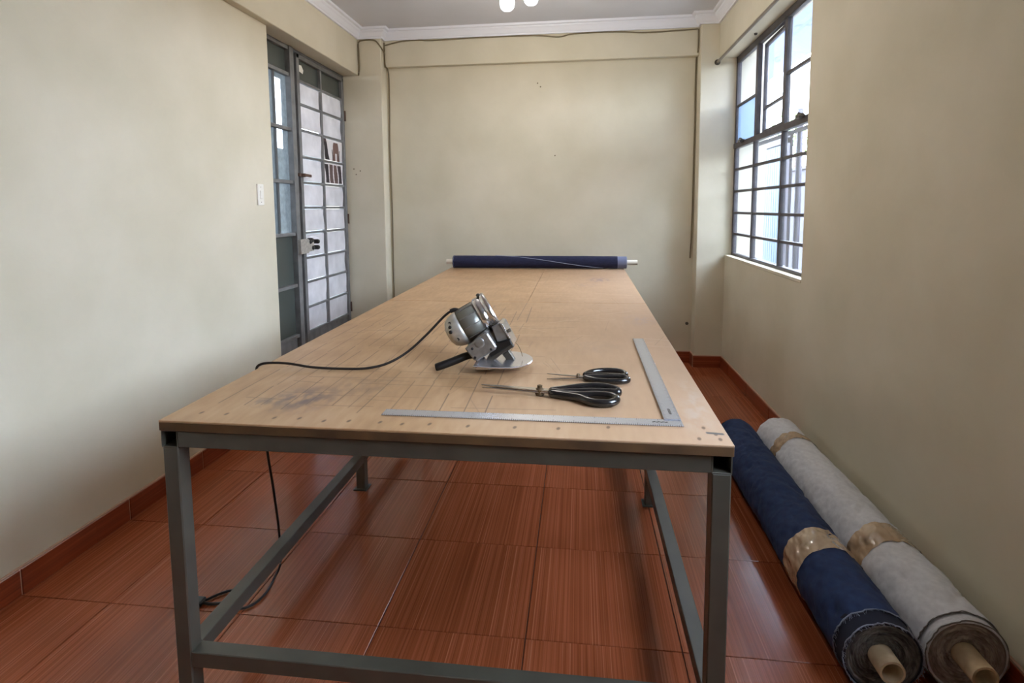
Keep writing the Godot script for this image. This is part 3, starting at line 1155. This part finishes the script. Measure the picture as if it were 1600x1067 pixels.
func lamp() -> void:
	var r := root("ceiling_lamp", V(-0.377, HC, 3.62))
	var st := mb()
	lathe(st, V(-0.377, HC, 3.62), Vector3.DOWN, [Vector2(0, 0.0), Vector2(0.06, 0.0), Vector2(0.06, 0.012), Vector2(0.03, 0.03), Vector2(0.011, 0.034), Vector2(0.011, 0.10), Vector2(0.03, 0.11), Vector2(0.03, 0.14), Vector2(0, 0.15)], 20)
	build(st, "ceiling_rose", M.rod, r)
	for q in [[-0.452, 2.70, 3.60], [-0.302, 2.735, 3.62]]:
		st = mb()
		var c := V(q[0], q[1], q[2])
		sweep(st, smooth([V(-0.377, 2.875, 3.62), V(-0.377 + (q[0] + 0.377) * 0.6, 2.885, 3.62), V(q[0], 2.86, q[2]), c + Vector3(0, 0.095, 0)], 6), 0.008, 8)
		build(st, "arm", M.rod, r)
		st = mb()
		lathe(st, c + Vector3(0, 0.10, 0), Vector3.DOWN, [Vector2(0, 0), Vector2(0.022, 0.002), Vector2(0.024, 0.045), Vector2(0.018, 0.048)], 16)
		build(st, "bulb_holder", M.plastic_white, r)
		st = mb()
		lathe(st, c + Vector3(0, 0.055, 0), Vector3.DOWN, [Vector2(0, 0), Vector2(0.02, 0), Vector2(0.03, 0.02), Vector2(0.042, 0.04), Vector2(0.046, 0.06), Vector2(0.046, 0.085), Vector2(0.040, 0.105), Vector2(0.028, 0.117), Vector2(0, 0.122)], 20)
		build(st, "bulb", M.bulb, r)
		var o := OmniLight3D.new()
		o.name = "bulb_light"
		o.position = c
		o.light_color = Color(1.0, 0.97, 0.92)
		o.light_energy = 0.36
		o.light_size = 0.04
		o.omni_range = 12.0
		o.omni_attenuation = 2.0
		o.shadow_enabled = true
		r.add_child(o, true)
	rebase_keep(r)
	tag(r, "two-arm ceiling lamp with glowing white bulbs", "lamp")

# ---------------------------------------------------------------- table
const SL := 0.0132
func th(d: float) -> float:
	return 0.85 + (d - 1.306) * SL

func table() -> void:
	var r := root("cutting_table", V(-0.37, 0, 3.1))
	var tilt := Basis(Vector3.UP, -0.0035) * Basis(Vector3.RIGHT, atan(SL))   # the top climbs a little towards the back wall
	uvf = func(v: Vector3) -> Vector2:
		var q := tp(v.x, -v.z)
		return Vector2(q.x / 972.0, q.y / 1300.0)
	for b in [[-1.106, 0.363, 1.306, 3.100], [-1.106, -0.2925, 3.103, 4.95], [-0.2905, 0.363, 3.103, 4.95]]:
		var st := mb()
		var xf := Transform3D(tilt, V(0.0035 * (b[2] - 1.306), th(b[2]), b[2]))
		cbox(st, Vector3(b[0], -0.006, -(b[3] - b[2])), Vector3(b[1], 0.0, 0.0), 0.002, xf)
		# top and edges get their own look
		var m := done(st)
		var o := place(m, "board", M.board, r)
		o.set_meta("label", "worn tan board of the table top" if b[2] < 2 else "paler board at the far end")
	uvf = null
	# raw edge lipping below the face of the boards
	var st := mb()
	cbox(st, Vector3(-1.1055, -0.0285, -3.643), Vector3(0.3625, -0.0055, 0.0), 0.001, Transform3D(tilt, V(0, th(1.306), 1.306)))
	build(st, "core_sheet", M.board_edge, r)
	# long side tubes with open ends, front and back tubes between them
	var w := 0.047
	for x in [-1.0815, 0.3385]:
		st = mb()
		sqtube(st, V(x, th(1.315) - 0.029 - w / 2, 1.315), V(x + 0.01, th(4.94) - 0.029 - w / 2, 4.94), w)
		build(st, "side_rail", M.steel_paint, r)
	for d in [1.338, 2.59, 3.76, 4.915]:
		st = mb()
		var y := th(d) - 0.029 - w / 2
		bar(st, V(-1.058, y, d), V(0.315, y, d), w - 0.001, w - 0.002)
		build(st, "cross_rail", M.steel_paint, r)
	# legs with foot plates
	for d in [1.338, 2.59, 3.76, 4.915]:
		for x in [-1.081, 0.3385]:
			st = mb()
			var top := th(d) - 0.029 - w
			rbox(st, x - 0.0225, x + 0.0225, 0.004, top, d - 0.0225, d + 0.0225, 0.003)
			var leg := build(st, "leg", M.steel_paint, r)
			st = mb()
			rbox(st, x - 0.034, x + 0.034, 0.0, 0.006, d - 0.034, d + 0.034, 0.001)
			build(st, "foot_plate", M.steel_paint, leg)
	# low stretchers
	st = mb()
	bar(st, V(-1.058, 0.1655, 1.338), V(0.316, 0.1655, 1.338), 0.045, 0.045)
	build(st, "stretcher", M.steel_paint, r)
	st = mb()
	bar(st, V(-1.058, 0.1655, 4.915), V(0.316, 0.1655, 4.915), 0.045, 0.045)
	build(st, "stretcher", M.steel_paint, r)
	for x in [-1.081, 0.3385]:
		for s in [[1.36, 2.568], [2.612, 3.738], [3.782, 4.893]]:
			st = mb()
			bar(st, V(x, 0.1655, s[0]), V(x, 0.1655, s[1]), 0.045, 0.045)
			build(st, "stretcher", M.steel_paint, r)
	rebase_keep(r)
	tag(r, "long cutting table with worn tan board top on grey steel legs", "table")

# ---------------------------------------------------------------- electric cloth cutter
func pl(p: Array) -> PackedVector2Array:
	var out := PackedVector2Array()
	for q in p:
		out.append(Vector2(q[0], q[1]))
	return out

func side(st: SurfaceTool, p: Array, d0: float, d1: float, bev := 0.002) -> void:
	slab(st, Vector3.ZERO, Vector3.RIGHT, Vector3.UP, pl(p), -d1, -d0, bev)

func cutter() -> void:
	var d := 1.86
	var hb := th(d)
	var r := root("cloth_cutter", V(-0.25, hb, d))
	var st := mb()
	var o := []
	for q in [[-0.345, 1.768], [-0.30, 1.760]]:
		o.append(q)
	for i in 13:
		var a := -PI / 2 + PI * i / 12.0
		o.append([-0.245 + 0.092 * cos(a), d + 0.100 * sin(a)])
	o.append([-0.30, 1.956])
	o.append([-0.345, 1.945])
	var oo := pl(o)
	slab(st, V(0, hb + 0.0005, 0), Vector3.RIGHT, Vector3(0, SL, -1).normalized(), oo, 0.0, 0.006, 0.002)
	build(st, "base_plate", M.bright, r)
	# motor: axis climbs to the right
	var ax := Vector3(0.87, 0.49, -0.20).normalized()
	var m0 := V(-0.400, 0.990, 1.885)
	st = mb()
	lathe(st, m0, ax, [Vector2(0, -0.060), Vector2(0.026, -0.0585), Vector2(0.044, -0.050), Vector2(0.054, -0.036), Vector2(0.060, -0.016), Vector2(0.062, 0.0), Vector2(0.052, 0.002)], 36)
	var cap := build(st, "end_cap", M.cast, r)
	st = mb()
	var up := Vector3.UP - ax * ax.dot(Vector3.UP)
	up = up.normalized()
	var tow := ax.cross(up).normalized()
	if tow.z < 0:
		tow = -tow
	for q in [[0.030, 0.9, -0.034], [0.016, 0.9, -0.040], [-0.016, 0.92, -0.030], [0.040, 0.75, -0.030]]:
		var n: Vector3 = (up * q[0] * 18.0 + tow * q[1] - ax * 0.45).normalized()
		var rr := 0.052
		st = mb()
		lathe(st, m0 + ax * q[2] + (up * q[0] + tow * sqrt(rr * rr - q[0] * q[0])) , n, [Vector2(0.0065, -0.004), Vector2(0.0065, 0.0035), Vector2(0, 0.0035)], 10)
		build(st, "vent_hole", M.black, cap)
	st = mb()
	lathe(st, m0, ax, [Vector2(0.050, 0.0), Vector2(0.063, 0.001), Vector2(0.063, 0.070), Vector2(0.055, 0.072)], 36)
	var mo := build(st, "motor_housing", M.motor, r)
	st = mb()
	for a in [-0.55, 0.05, 0.62, 1.2, 1.8]:
		var dirn := tow * cos(a) + up * sin(a)
		st = mb()
		bar(st, m0 + dirn * 0.0637 + ax * 0.006, m0 + dirn * 0.0637 + ax * 0.066, 0.003, 0.003, 0.0005, dirn)
		build(st, "housing_rib", M.gear, mo)
	st = mb()
	lathe(st, m0, ax, [Vector2(0.055, 0.068), Vector2(0.066, 0.070), Vector2(0.070, 0.076), Vector2(0.0695, 0.092), Vector2(0.066, 0.095), Vector2(0.066, 0.100), Vector2(0.073, 0.103), Vector2(0.074, 0.114), Vector2(0.070, 0.119), Vector2(0.05, 0.121), Vector2(0, 0.122)], 40)
	build(st, "motor_flange", M.chrome, r)
	st = mb()
	lathe(st, m0 + ax * 0.10 + up * 0.066, up, [Vector2(0.007, 0), Vector2(0.007, 0.010), Vector2(0.003, 0.013), Vector2(0, 0.013)], 10)
	build(st, "flange_screw", M.gunmetal, r)
	# gear case in front of the motor
	st = mb()
	side(st, [[-0.378, 0.935], [-0.366, 0.946], [-0.312, 0.994], [-0.300, 0.990], [-0.270, 0.944], [-0.274, 0.934], [-0.336, 0.893], [-0.348, 0.896]], 1.800, 1.90, 0.005)
	var gc := build(st, "gear_case", M.gear, r)
	st = mb()
	lathe(st, V(-0.328, 0.957, 1.802), V(0, 0, -1), [Vector2(0.019, 0), Vector2(0.018, 0.002), Vector2(0.010, 0.003), Vector2(0, 0.003)], 20)
	build(st, "boss", M.gear, gc)
	st = mb()
	for q in [[-0.288, 0.936], [-0.343, 0.906], [-0.352, 0.936]]:
		st = mb()
		lathe(st, V(q[0], q[1], 1.801), V(0, 0, -1), [Vector2(0.005, 0), Vector2(0.004, 0.003), Vector2(0, 0.003)], 10)
		build(st, "screw", M.black, gc)
	# sharpener head
	st = mb()
	side(st, [[-0.290, 1.005], [-0.264, 1.019], [-0.226, 0.962], [-0.272, 0.954]], 1.825, 1.905, 0.003)
	build(st, "sharpener_head", M.gear, r)
	st = mb()
	side(st, [[-0.263, 1.021], [-0.252, 1.018], [-0.214, 0.947], [-0.225, 0.956]], 1.82, 1.91, 0.002)
	build(st, "head_plate", M.chrome, r)
	st = mb()
	lathe(st, V(-0.236, 0.990, 1.84), Vector3(0.87, 0.49, 0), [Vector2(0.006, 0), Vector2(0.006, 0.010), Vector2(0, 0.011)], 10)
	build(st, "thumb_screw", M.gunmetal, r)
	st = mb()
	side(st, [[-0.298, 0.914], [-0.275, 0.953], [-0.226, 0.969], [-0.219, 0.950], [-0.292, 0.905]], 1.81, 1.91, 0.003)
	build(st, "blade_cover", M.black, r)
	st = mb()
	side(st, [[-0.322, 0.868], [-0.306, 0.900], [-0.222, 0.948], [-0.216, 0.936], [-0.262, 0.906], [-0.302, 0.871], [-0.312, 0.866]], 1.838, 1.862, 0.002)
	build(st, "knife_guard", M.gunmetal, r)
	st = mb()
	side(st, [[-0.258, 0.905], [-0.236, 0.922], [-0.206, 0.876], [-0.214, 0.8635], [-0.236, 0.8635], [-0.232, 0.872]], 1.85, 1.872, 0.003)
	build(st, "standard", M.gunmetal, r)
	st = mb()
	side(st, [[-0.326, 0.897], [-0.340, 0.884], [-0.350, 0.8635], [-0.303, 0.8635], [-0.316, 0.882]], 1.86, 1.89, 0.003)
	side(st, [[-0.345, 0.8635], [-0.345, 0.872], [-0.300, 0.875], [-0.295, 0.8635]], 1.80, 1.862, 0.002)
	build(st, "hinge_block", M.chrome, r)
	# handle down to the table top
	st = mb()
	var hp := smooth([V(-0.345, 0.905, 1.845), V(-0.378, 0.901, 1.84), V(-0.42, 0.886, 1.826), V(-0.462, 0.8725, 1.81), V(-0.481, 0.8675, 1.805)], 5)
	var rad := PackedFloat32Array()
	for i in hp.size():
		rad.append(0.0125 + 0.002 * sin(3.0 * i / hp.size()) - (0.002 if i == hp.size() - 1 else 0.0))
	sweep(st, hp, 0.012, 14, false, 0.95, rad)
	build(st, "handle", M.black, r)
	# flex with its elbow, over the left edge and down to the floor
	st = mb()
	sweep(st, smooth([V(-0.405, 1.030, 1.895), V(-0.418, 1.046, 1.895), V(-0.432, 1.050, 1.893), V(-0.446, 1.045, 1.89)], 5), 0.0075, 10)
	build(st, "cord_sleeve", M.rubber, r)
	# loop of thread at the right
	st = mb()
	sweep(st, smooth([V(-0.218, 0.948, 1.86), V(-0.206, 0.938, 1.862), V(-0.196, 0.918, 1.864), V(-0.190, 0.897, 1.866)], 5), 0.0012, 5)
	build(st, "guide_wire", M.brass, r)
	st = mb()
	var t := 0.0045
	var pts := [V(-0.444, 1.046, 1.89), V(-0.470, 1.025, 1.885), V(-0.530, 0.962, 1.87), V(-0.590, 0.908, 1.845), V(-0.650, 0.876, 1.81), V(-0.715, th(1.785) + t + 0.003, 1.785), V(-0.79, th(1.775) + t + 0.002, 1.775), V(-0.90, th(1.77) + 0.010, 1.77), V(-0.99, th(1.77) + 0.019, 1.775), V(-1.055, th(1.77) + 0.020, 1.775), V(-1.098, th(1.77) + 0.012, 1.775), V(-1.118, 0.845, 1.785), V(-1.124, 0.79, 1.80), V(-1.125, 0.52, 1.84), V(-1.124, 0.35, 1.868), V(-1.125, 0.188, 1.89), V(-1.130, 0.06, 1.90), V(-1.145, 0.0065, 1.872), V(-1.132, 0.0065, 1.80), V(-1.145, 0.0065, 1.735), V(-1.19, 0.0065, 1.715), V(-1.25, 0.0065, 1.79), V(-1.285, 0.0065, 1.785), V(-1.33, 0.0075, 1.733)]
	var cp := smooth(pts, 8)
	sweep(st, cp, t, 8)
	build(st, "power_cord", M.rubber, r)
	rebase_keep(r)
	tag(r, "electric cloth cutter with grey motor and black handle on the table", "cloth cutter")
	var pg := root("extension_lead", V(-1.36, 0, 1.72))
	st = mb()
	cbox(st, V(-1.395, 0.0, 1.700), V(-1.325, 0.020, 1.742), 0.005)
	build(st, "connector", M.black, pg)
	st = mb()
	sweep(st, smooth([V(-1.332, 0.010, 1.722), V(-1.30, 0.006, 1.722), V(-1.262, 0.0055, 1.732), V(-1.235, 0.0055, 1.748)], 6), 0.0045, 8)
	build(st, "lead", M.rubber, pg)
	rebase_keep(pg)
	tag(pg, "black cord connector on the floor behind the left front table leg", "connector")

# ---------------------------------------------------------------- shears, scissors, square
func on(x: float, d: float, up: float) -> Vector3:
	return V(x, th(d) + up, d)

func loop(c: Array, up: float) -> Array:
	var o := []
	for q in c:
		o.append(on(q[0], q[1], up + (q[2] if q.size() > 2 else 0.0)))
	return o

func shears() -> void:
	var r := root("tailor_shears", on(-0.1, 1.59, 0))
	var ey := Vector3(0, SL, -1).normalized()
	var st := mb()
	# upper blade raised at its tip, lower blade flat under it
	var tiltb := Transform3D(Basis(Vector3(0, 0, 1), -0.035), on(-0.114, 1.598, 0.015))
	slab(st, tiltb.origin, tiltb.basis * Vector3(1, 0, 0), ey, pl([[-0.176, 0.012], [-0.173, 0.008], [-0.06, -0.009], [0.0, -0.012], [0.05, -0.010], [0.052, 0.008], [0.0, 0.012]]), 0.0, 0.004, 0.0012)
	build(st, "blade", M.blade, r)
	st = mb()
	slab(st, on(-0.114, 1.598, 0.0105), Vector3(1, -0.035, 0).normalized(), ey, pl([[-0.172, 0.002], [-0.05, 0.012], [0.0, 0.012], [0.05, 0.008], [0.05, -0.012], [0.0, -0.013], [-0.06, -0.010], [-0.168, -0.001]]), 0.0, 0.004, 0.0012)
	build(st, "blade", M.blade, r)
	st = mb()
	lathe(st, on(-0.112, 1.598, 0.0), Vector3.UP, [Vector2(0, 0.0005), Vector2(0.012, 0.0005), Vector2(0.014, 0.004), Vector2(0.014, 0.018), Vector2(0.010, 0.022), Vector2(0.007, 0.023), Vector2(0.008, 0.030), Vector2(0.003, 0.032), Vector2(0, 0.030)], 8, false)
	build(st, "pivot_bolt", M.brass, r)
	# bows: thick black rims that stand well above the table
	st = mb()
	var big := smooth(loop([[-0.078, 1.594, 0.000], [-0.040, 1.604, 0.004], [0.0, 1.612, 0.008], [0.045, 1.620, 0.010], [0.088, 1.616, 0.009], [0.114, 1.600, 0.006], [0.112, 1.588, 0.004], [0.080, 1.590, 0.004], [0.035, 1.592, 0.003], [-0.010, 1.590, 0.001], [-0.050, 1.584, 0.0]], 0.014), 6, true)
	sweep(st, big, 0.0100, 10, true, 1.25)
	build(st, "large_bow", M.black_gloss, r)
	st = mb()
	var small := smooth(loop([[-0.078, 1.580, 0.0], [-0.030, 1.576, 0.0], [0.010, 1.572, 0.001], [0.050, 1.574, 0.003], [0.090, 1.566, 0.004], [0.108, 1.544, 0.003], [0.092, 1.522, 0.0], [0.056, 1.516, 0.0], [0.028, 1.528, 0.0], [0.004, 1.552, 0.0], [-0.034, 1.566, 0.0]], 0.0125), 6, true)
	sweep(st, small, 0.0105, 10, true, 1.1)
	build(st, "small_bow", M.black_gloss, r)
	rebase_keep(r)
	tag(r, "large tailor shears with black bows lying nearer the table front", "shears")
	# small scissors behind them
	r = root("scissors", on(0.03, 1.76, 0))
	st = mb()
	slab(st, on(0.004, 1.752, 0.010), Vector3(1, -0.03, 0.05).normalized(), ey, pl([[-0.105, 0.004], [-0.10, 0.001], [0.0, -0.007], [0.03, -0.006], [0.03, 0.006], [0.0, 0.007]]), 0.0, 0.003, 0.001)
	build(st, "blade", M.blade, r)
	st = mb()
	slab(st, on(0.004, 1.748, 0.005), Vector3(1, 0, -0.16).normalized(), ey, pl([[-0.105, -0.002], [-0.05, 0.005], [0.03, 0.006], [0.03, -0.006], [0.0, -0.007]]), 0.0, 0.003, 0.001)
	build(st, "blade", M.blade, r)
	st = mb()
	lathe(st, on(0.0, 1.752, 0.004), Vector3.UP, [Vector2(0.006, 0), Vector2(0.006, 0.012), Vector2(0.004, 0.016), Vector2(0, 0.016)], 12, false)
	build(st, "pivot_screw", M.brass, r)
	st = mb()
	sweep(st, smooth(loop([[0.022, 1.762, 0.004], [0.045, 1.790, 0.006], [0.085, 1.806, 0.007], [0.130, 1.806, 0.006], [0.152, 1.786, 0.003], [0.140, 1.768, 0.002], [0.095, 1.768, 0.003], [0.050, 1.766, 0.003]], 0.009), 6, true), 0.0085, 10, true, 1.1)
	build(st, "bow", M.black_gloss, r)
	st = mb()
	sweep(st, smooth(loop([[0.022, 1.748, 0.0], [0.055, 1.750, 0.002], [0.100, 1.756, 0.003], [0.142, 1.756, 0.003], [0.156, 1.738, 0.0], [0.140, 1.722, 0.0], [0.095, 1.716, 0.0], [0.050, 1.724, 0.0]], 0.0095), 6, true), 0.0085, 10, true, 1.1)
	build(st, "bow", M.black_gloss, r)
	rebase_keep(r)
	tag(r, "small black-handled scissors behind the tailor shears", "scissors")

func square() -> void:
	var r := root("steel_square", on(0.24, 1.42, 0))
	var tilt := Basis(Vector3.RIGHT, atan(SL))
	var st := mb()
	uvf = func(v: Vector3) -> Vector2: return Vector2((0.265 - v.x) / 0.92, clampf((-v.z - 1.401) / 0.041, 0.0, 1.0))
	cbox(st, Vector3(-0.525, 0.0006, -0.0205), Vector3(0.2655, 0.0032, 0.0205), 0.0006, Transform3D(tilt, V(0, th(1.4205), 1.4205)))
	build(st, "long_arm", M.rule, r)
	uvf = func(v: Vector3) -> Vector2: return Vector2((-v.z - 1.435) / 0.92, clampf((v.x - 0.222) / 0.042, 0.0, 1.0))
	st = mb()
	cbox(st, Vector3(0.2215, 0.0026, -0.853), Vector3(0.2645, 0.0056, 0.0), 0.0008, Transform3D(tilt, V(0, th(1.437), 1.437)))
	build(st, "short_arm", M.rule, r)
	uvf = null
	rebase_keep(r)
	tag(r, "steel L-shaped measuring square lying on the table corner", "square")

# ---------------------------------------------------------------- rolls of cloth
# p: centre of the near end, q: centre of the far end
func cloth_roll(called: String, p: Vector3, q: Vector3, rad: float, cm: Material, o: Dictionary) -> Node3D:
	var r := root(called, Vector3(p.x, p.y - rad, p.z))
	var L := (q - p).length()
	var z := (q - p) / L
	var x := Vector3.UP.cross(z).normalized()
	var y := z.cross(x)
	var nz := FastNoiseLite.new()
	nz.seed = o.get("seed", 1)
	nz.frequency = 1.0
	nz.fractal_octaves = 3
	var amp: float = o.get("wrinkle", 0.004)
	var rr := func(ph: float, t: float) -> float:
		# slanting creases, flattened where the roll rests
		var k := nz.get_noise_3d(cos(ph) * 1.1, sin(ph) * 1.1, t * 5.5 + ph * 0.35)
		var fold := nz.get_noise_2d(t * 16.0 + ph * 1.6 + 20.0, ph * 0.5)
		var where := smoothstep(0.0, 0.35, nz.get_noise_2d(t * 3.2 + 7.0, ph * 0.8 + 3.0))
		var crease := 1.0 - absf(nz.get_noise_2d(t * 9.0 + cos(ph) * 1.3 + 40.0, sin(ph) * 1.6)) * 3.2
		var out := rad + amp * (k * 0.7 + 0.35 * fold - 0.75 * where * maxf(crease, 0.0))
		var down := -sin(ph)
		if down > 0.0:
			out = minf(out, rad / maxf(down, 0.02) * 0.999)
		return out
	var ring := func(ph: float, rad_: float, t: float) -> Vector3: return p + z * t + (x * cos(ph) + y * sin(ph)) * rad_
	var N := 56
	var K: int = o.get("rows", 150)
	var st := mb()
	var back: float = o.get("back", 0.055)
	for i in K:
		for k in N:
			var t0 := back + (L - back) * i / K
			var t1 := back + (L - back) * (i + 1) / K
			var a := TAU * k / N
			var b := TAU * (k + 1) / N
			var c := [[a, t0], [b, t0], [b, t1], [a, t1]]
			var w := []
			for s in c:
				w.append(ring.call(s[0], rr.call(fposmod(s[0], TAU), s[1]), s[1]))
			st.set_smooth_group(1)
			for n in [0, 2, 1, 0, 3, 2]:
				st.set_uv(Vector2(c[n][0] / TAU, c[n][1] / 1.5))
				st.add_vertex(w[n])
	var fab := build(st, "cloth", cm, r)
	# inner layers that stand out past the outer wrap
	st = mb()
	uvf = func(v: Vector3) -> Vector2: return Vector2(v.x * 3.0, v.z * 3.0)
	lathe(st, p, z, [Vector2(rad * 0.9, 0.0), Vector2(rad * 0.955, 0.0), Vector2(rad * 0.96, 0.004), Vector2(rad * 0.965, back + 0.02)], 56)
	build(st, "inner_wrap", o.inner, r)
	uvf = null
	# frayed selvages
	var sel := mb()
	for e in o.get("rims", [[0.0, 0.96], [back, 1.0]]):
		var pts := PackedVector3Array()
		for k in 72:
			var ph := TAU * k / 72
			pts.append(ring.call(ph, rad * e[1] * 1.004, e[0] + 0.002 * sin(ph * 9.0) + 0.0015 * rng.randfn()))
		sweep(sel, pts, 0.0020, 5, true)
	build(sel, "selvage", o.selvage, fab)
	if o.get("fray", 0) > 0:
		var fr := mb()
		for i in int(o.fray):
			var ph := rng.randf() * TAU
			var e: Array = [[0.0, 0.96], [back, 1.0]][0 if rng.randf() < 0.7 else 1]
			var a: Vector3 = ring.call(ph, rad * e[1], e[0])
			var b: Vector3 = ring.call(ph + rng.randfn() * 0.06, rad * (e[1] + rng.randf_range(-0.03, 0.04)), e[0] - rng.randf_range(0.004, 0.016))
			sweep(fr, PackedVector3Array([a, (a + b) / 2 + Vector3(0, 0.001, 0), b]), 0.0006, 3)
		var f := build(fr, "frayed_threads", o.selvage, fab)
		f.set_meta("kind", "stuff")
	# wound end faces: a spiral of cloth layers
	for e in [0, 1]:
		var sf := mb()
		var rc: float = o.core
		var ro: float = rad * (0.95 if e == 0 else 0.995)
		var R := 44
		var A := 64
		var dir := -1.0 if e == 0 else 1.0
		var base := 0.004 if e == 0 else L - 0.003
		var pt := func(i: int, k: int) -> Array:
			var u := float(i) / R
			var ph := TAU * (k % A) / A
			var rad_ := lerpf(rc, ro, u)
			var turn := rad_ / 0.0085 + ph / TAU + 0.25 * nz.get_noise_2d(cos(ph) * 2.0, sin(ph) * 2.0 + u * 4.0)
			var s := absf(fposmod(turn, 1.0) * 2.0 - 1.0)
			var edge := clampf(minf(u, 1.0 - u) * 12.0, 0.0, 1.0)
			var dep := (0.005 * s + 0.007 * nz.get_noise_2d(u * 7.0, floorf(turn) * 3.3 + cos(ph) * 1.2)) * edge - 0.010 * (1.0 - u)
			var tint := clampf(0.5 + 0.5 * nz.get_noise_2d(floorf(turn) * 7.7, ph * 0.7) + 0.35 * nz.get_noise_2d(u * 30.0, ph * 6.0), 0.0, 1.0)
			return [ring.call(ph, rad_, base + dir * dep), (o.end_lo as Color).lerp(o.end_hi, tint).srgb_to_linear()]
		for i in R:
			for k in A:
				var w := [pt.call(i, k), pt.call(i, k + 1), pt.call(i + 1, k + 1), pt.call(i + 1, k)]
				sf.set_smooth_group(1)
				for n in ([0, 1, 2, 0, 2, 3] if e == 1 else [0, 2, 1, 0, 3, 2]):
					sf.set_color(w[n][1])
					sf.add_vertex(w[n][0])
		build(sf, "wound_end", M.ends_dark, fab)
	# cardboard core
	st = mb()
	var c0: float = -o.near
	var c1: float = L + o.far
	lathe(st, p, z, [Vector2(o.core * 0.82, c0 + 0.20), Vector2(o.core * 0.82, c0), Vector2(o.core, c0), Vector2(o.core, c1), Vector2(o.core * 0.82, c1), Vector2(o.core * 0.82, c1 - 0.20), Vector2(0, c1 - 0.20)], 28, false)
	lathe(st, p, z, [Vector2(0, c0 + 0.20), Vector2(o.core * 0.82, c0 + 0.20)], 28, false)
	build(st, "core", o.get("core_mat", M.core), r)
	# bands of parcel tape, crinkled
	for tb in o.get("tapes", []):
		st = mb()
		var T := 14
		for i in T:
			for k in N:
				var c := []
				for s in [[k, i], [k + 1, i], [k + 1, i + 1], [k, i + 1]]:
					var ph: float = TAU * (s[0] % N) / N
					var v: float = float(s[1]) / T
					var slant: float = tb[2] * sin(ph - 0.6) + 0.006 * nz.get_noise_2d(cos(ph) * 3.0, sin(ph) * 3.0 + v)
					var t: float = lerpf(tb[0], tb[1], v) + slant
					c.append([ph, v, ring.call(ph, rr.call(ph, t) + 0.0022 + 0.0034 * nz.get_noise_2d(ph * 7.0, v * 6.0), t)])
				st.set_smooth_group(1)
				for n in [0, 2, 1, 0, 3, 2]:
					st.set_uv(Vector2(float(k + (1 if n == 1 or n == 2 else 0)) / N, c[n][1] * 0.2))
					st.add_vertex(c[n][2])
		build(st, "tape_band", M.tape, r)
	rebase_keep(r)
	return r

func rolls() -> void:
	var ra := 0.112
	var b := cloth_roll("denim_roll", V(0.870, ra, 1.600), V(0.871, ra, 3.14), ra, M.denim, {"seed": 4, "wrinkle": 0.0095, "inner": M.navy_dark, "selvage": M.selvage, "fray": 260, "end_lo": c8(44, 44, 46), "end_hi": c8(164, 162, 158), "core": 0.034, "near": 0.052, "far": 0.04, "tapes": [[0.335, 0.465, 0.012]], "back": 0.050})
	tag(b, "dark blue denim roll with one tape band on the floor", "fabric roll", "fabric rolls on the floor by the right wall")
	ra = 0.114
	var g := cloth_roll("fabric_roll", V(1.110, ra, 1.630), V(1.113, ra, 3.18), ra, M.grey_cloth, {"seed": 9, "wrinkle": 0.0095, "inner": M.grey_cloth, "selvage": M.selvage_grey, "fray": 0, "end_lo": c8(104, 92, 88), "end_hi": c8(204, 192, 184), "core": 0.034, "near": 0.075, "far": 0.03, "tapes": [[0.37, 0.48, 0.012], [1.25, 1.33, 0.012]], "back": 0.030})
	tag(g, "light grey fabric roll with two tape bands against the wall", "fabric roll", "fabric rolls on the floor by the right wall")
	var d := 4.66
	var rt := 0.052
	var h := th(d) + rt + 0.003
	var n := cloth_roll("denim_roll", V(0.392, h, d), V(-1.062, h + 0.001, d), rt, M.navy, {"seed": 14, "wrinkle": 0.002, "inner": M.selvage_blue, "selvage": M.selvage_blue, "fray": 0, "end_lo": c8(120, 124, 132), "end_hi": c8(176, 178, 182), "core": 0.021, "near": 0.088, "far": 0.062, "tapes": [], "back": 0.075, "rows": 90, "core_mat": M.core_white, "rims": [[1.448, 1.0]]})
	# the loose end of the cloth winds round the roll as a slanting edge
	var st := mb()
	var pts := PackedVector3Array()
	for i in 60:
		var u := i / 59.0
		var ph := lerpf(0.35, 2.9, u)
		var x := lerpf(-0.70, 0.20, u)
		pts.append(V(x, h + 0.0535 * cos(ph - 0.35), d - 0.0535 * sin(ph - 0.35)))
	sweep(st, pts, 0.0022, 5)
	var e := build(st, "loose_edge", M.selvage, n)
	e.position -= n.position
	tag(n, "slim navy denim roll lying across the far end of the table", "fabric roll")
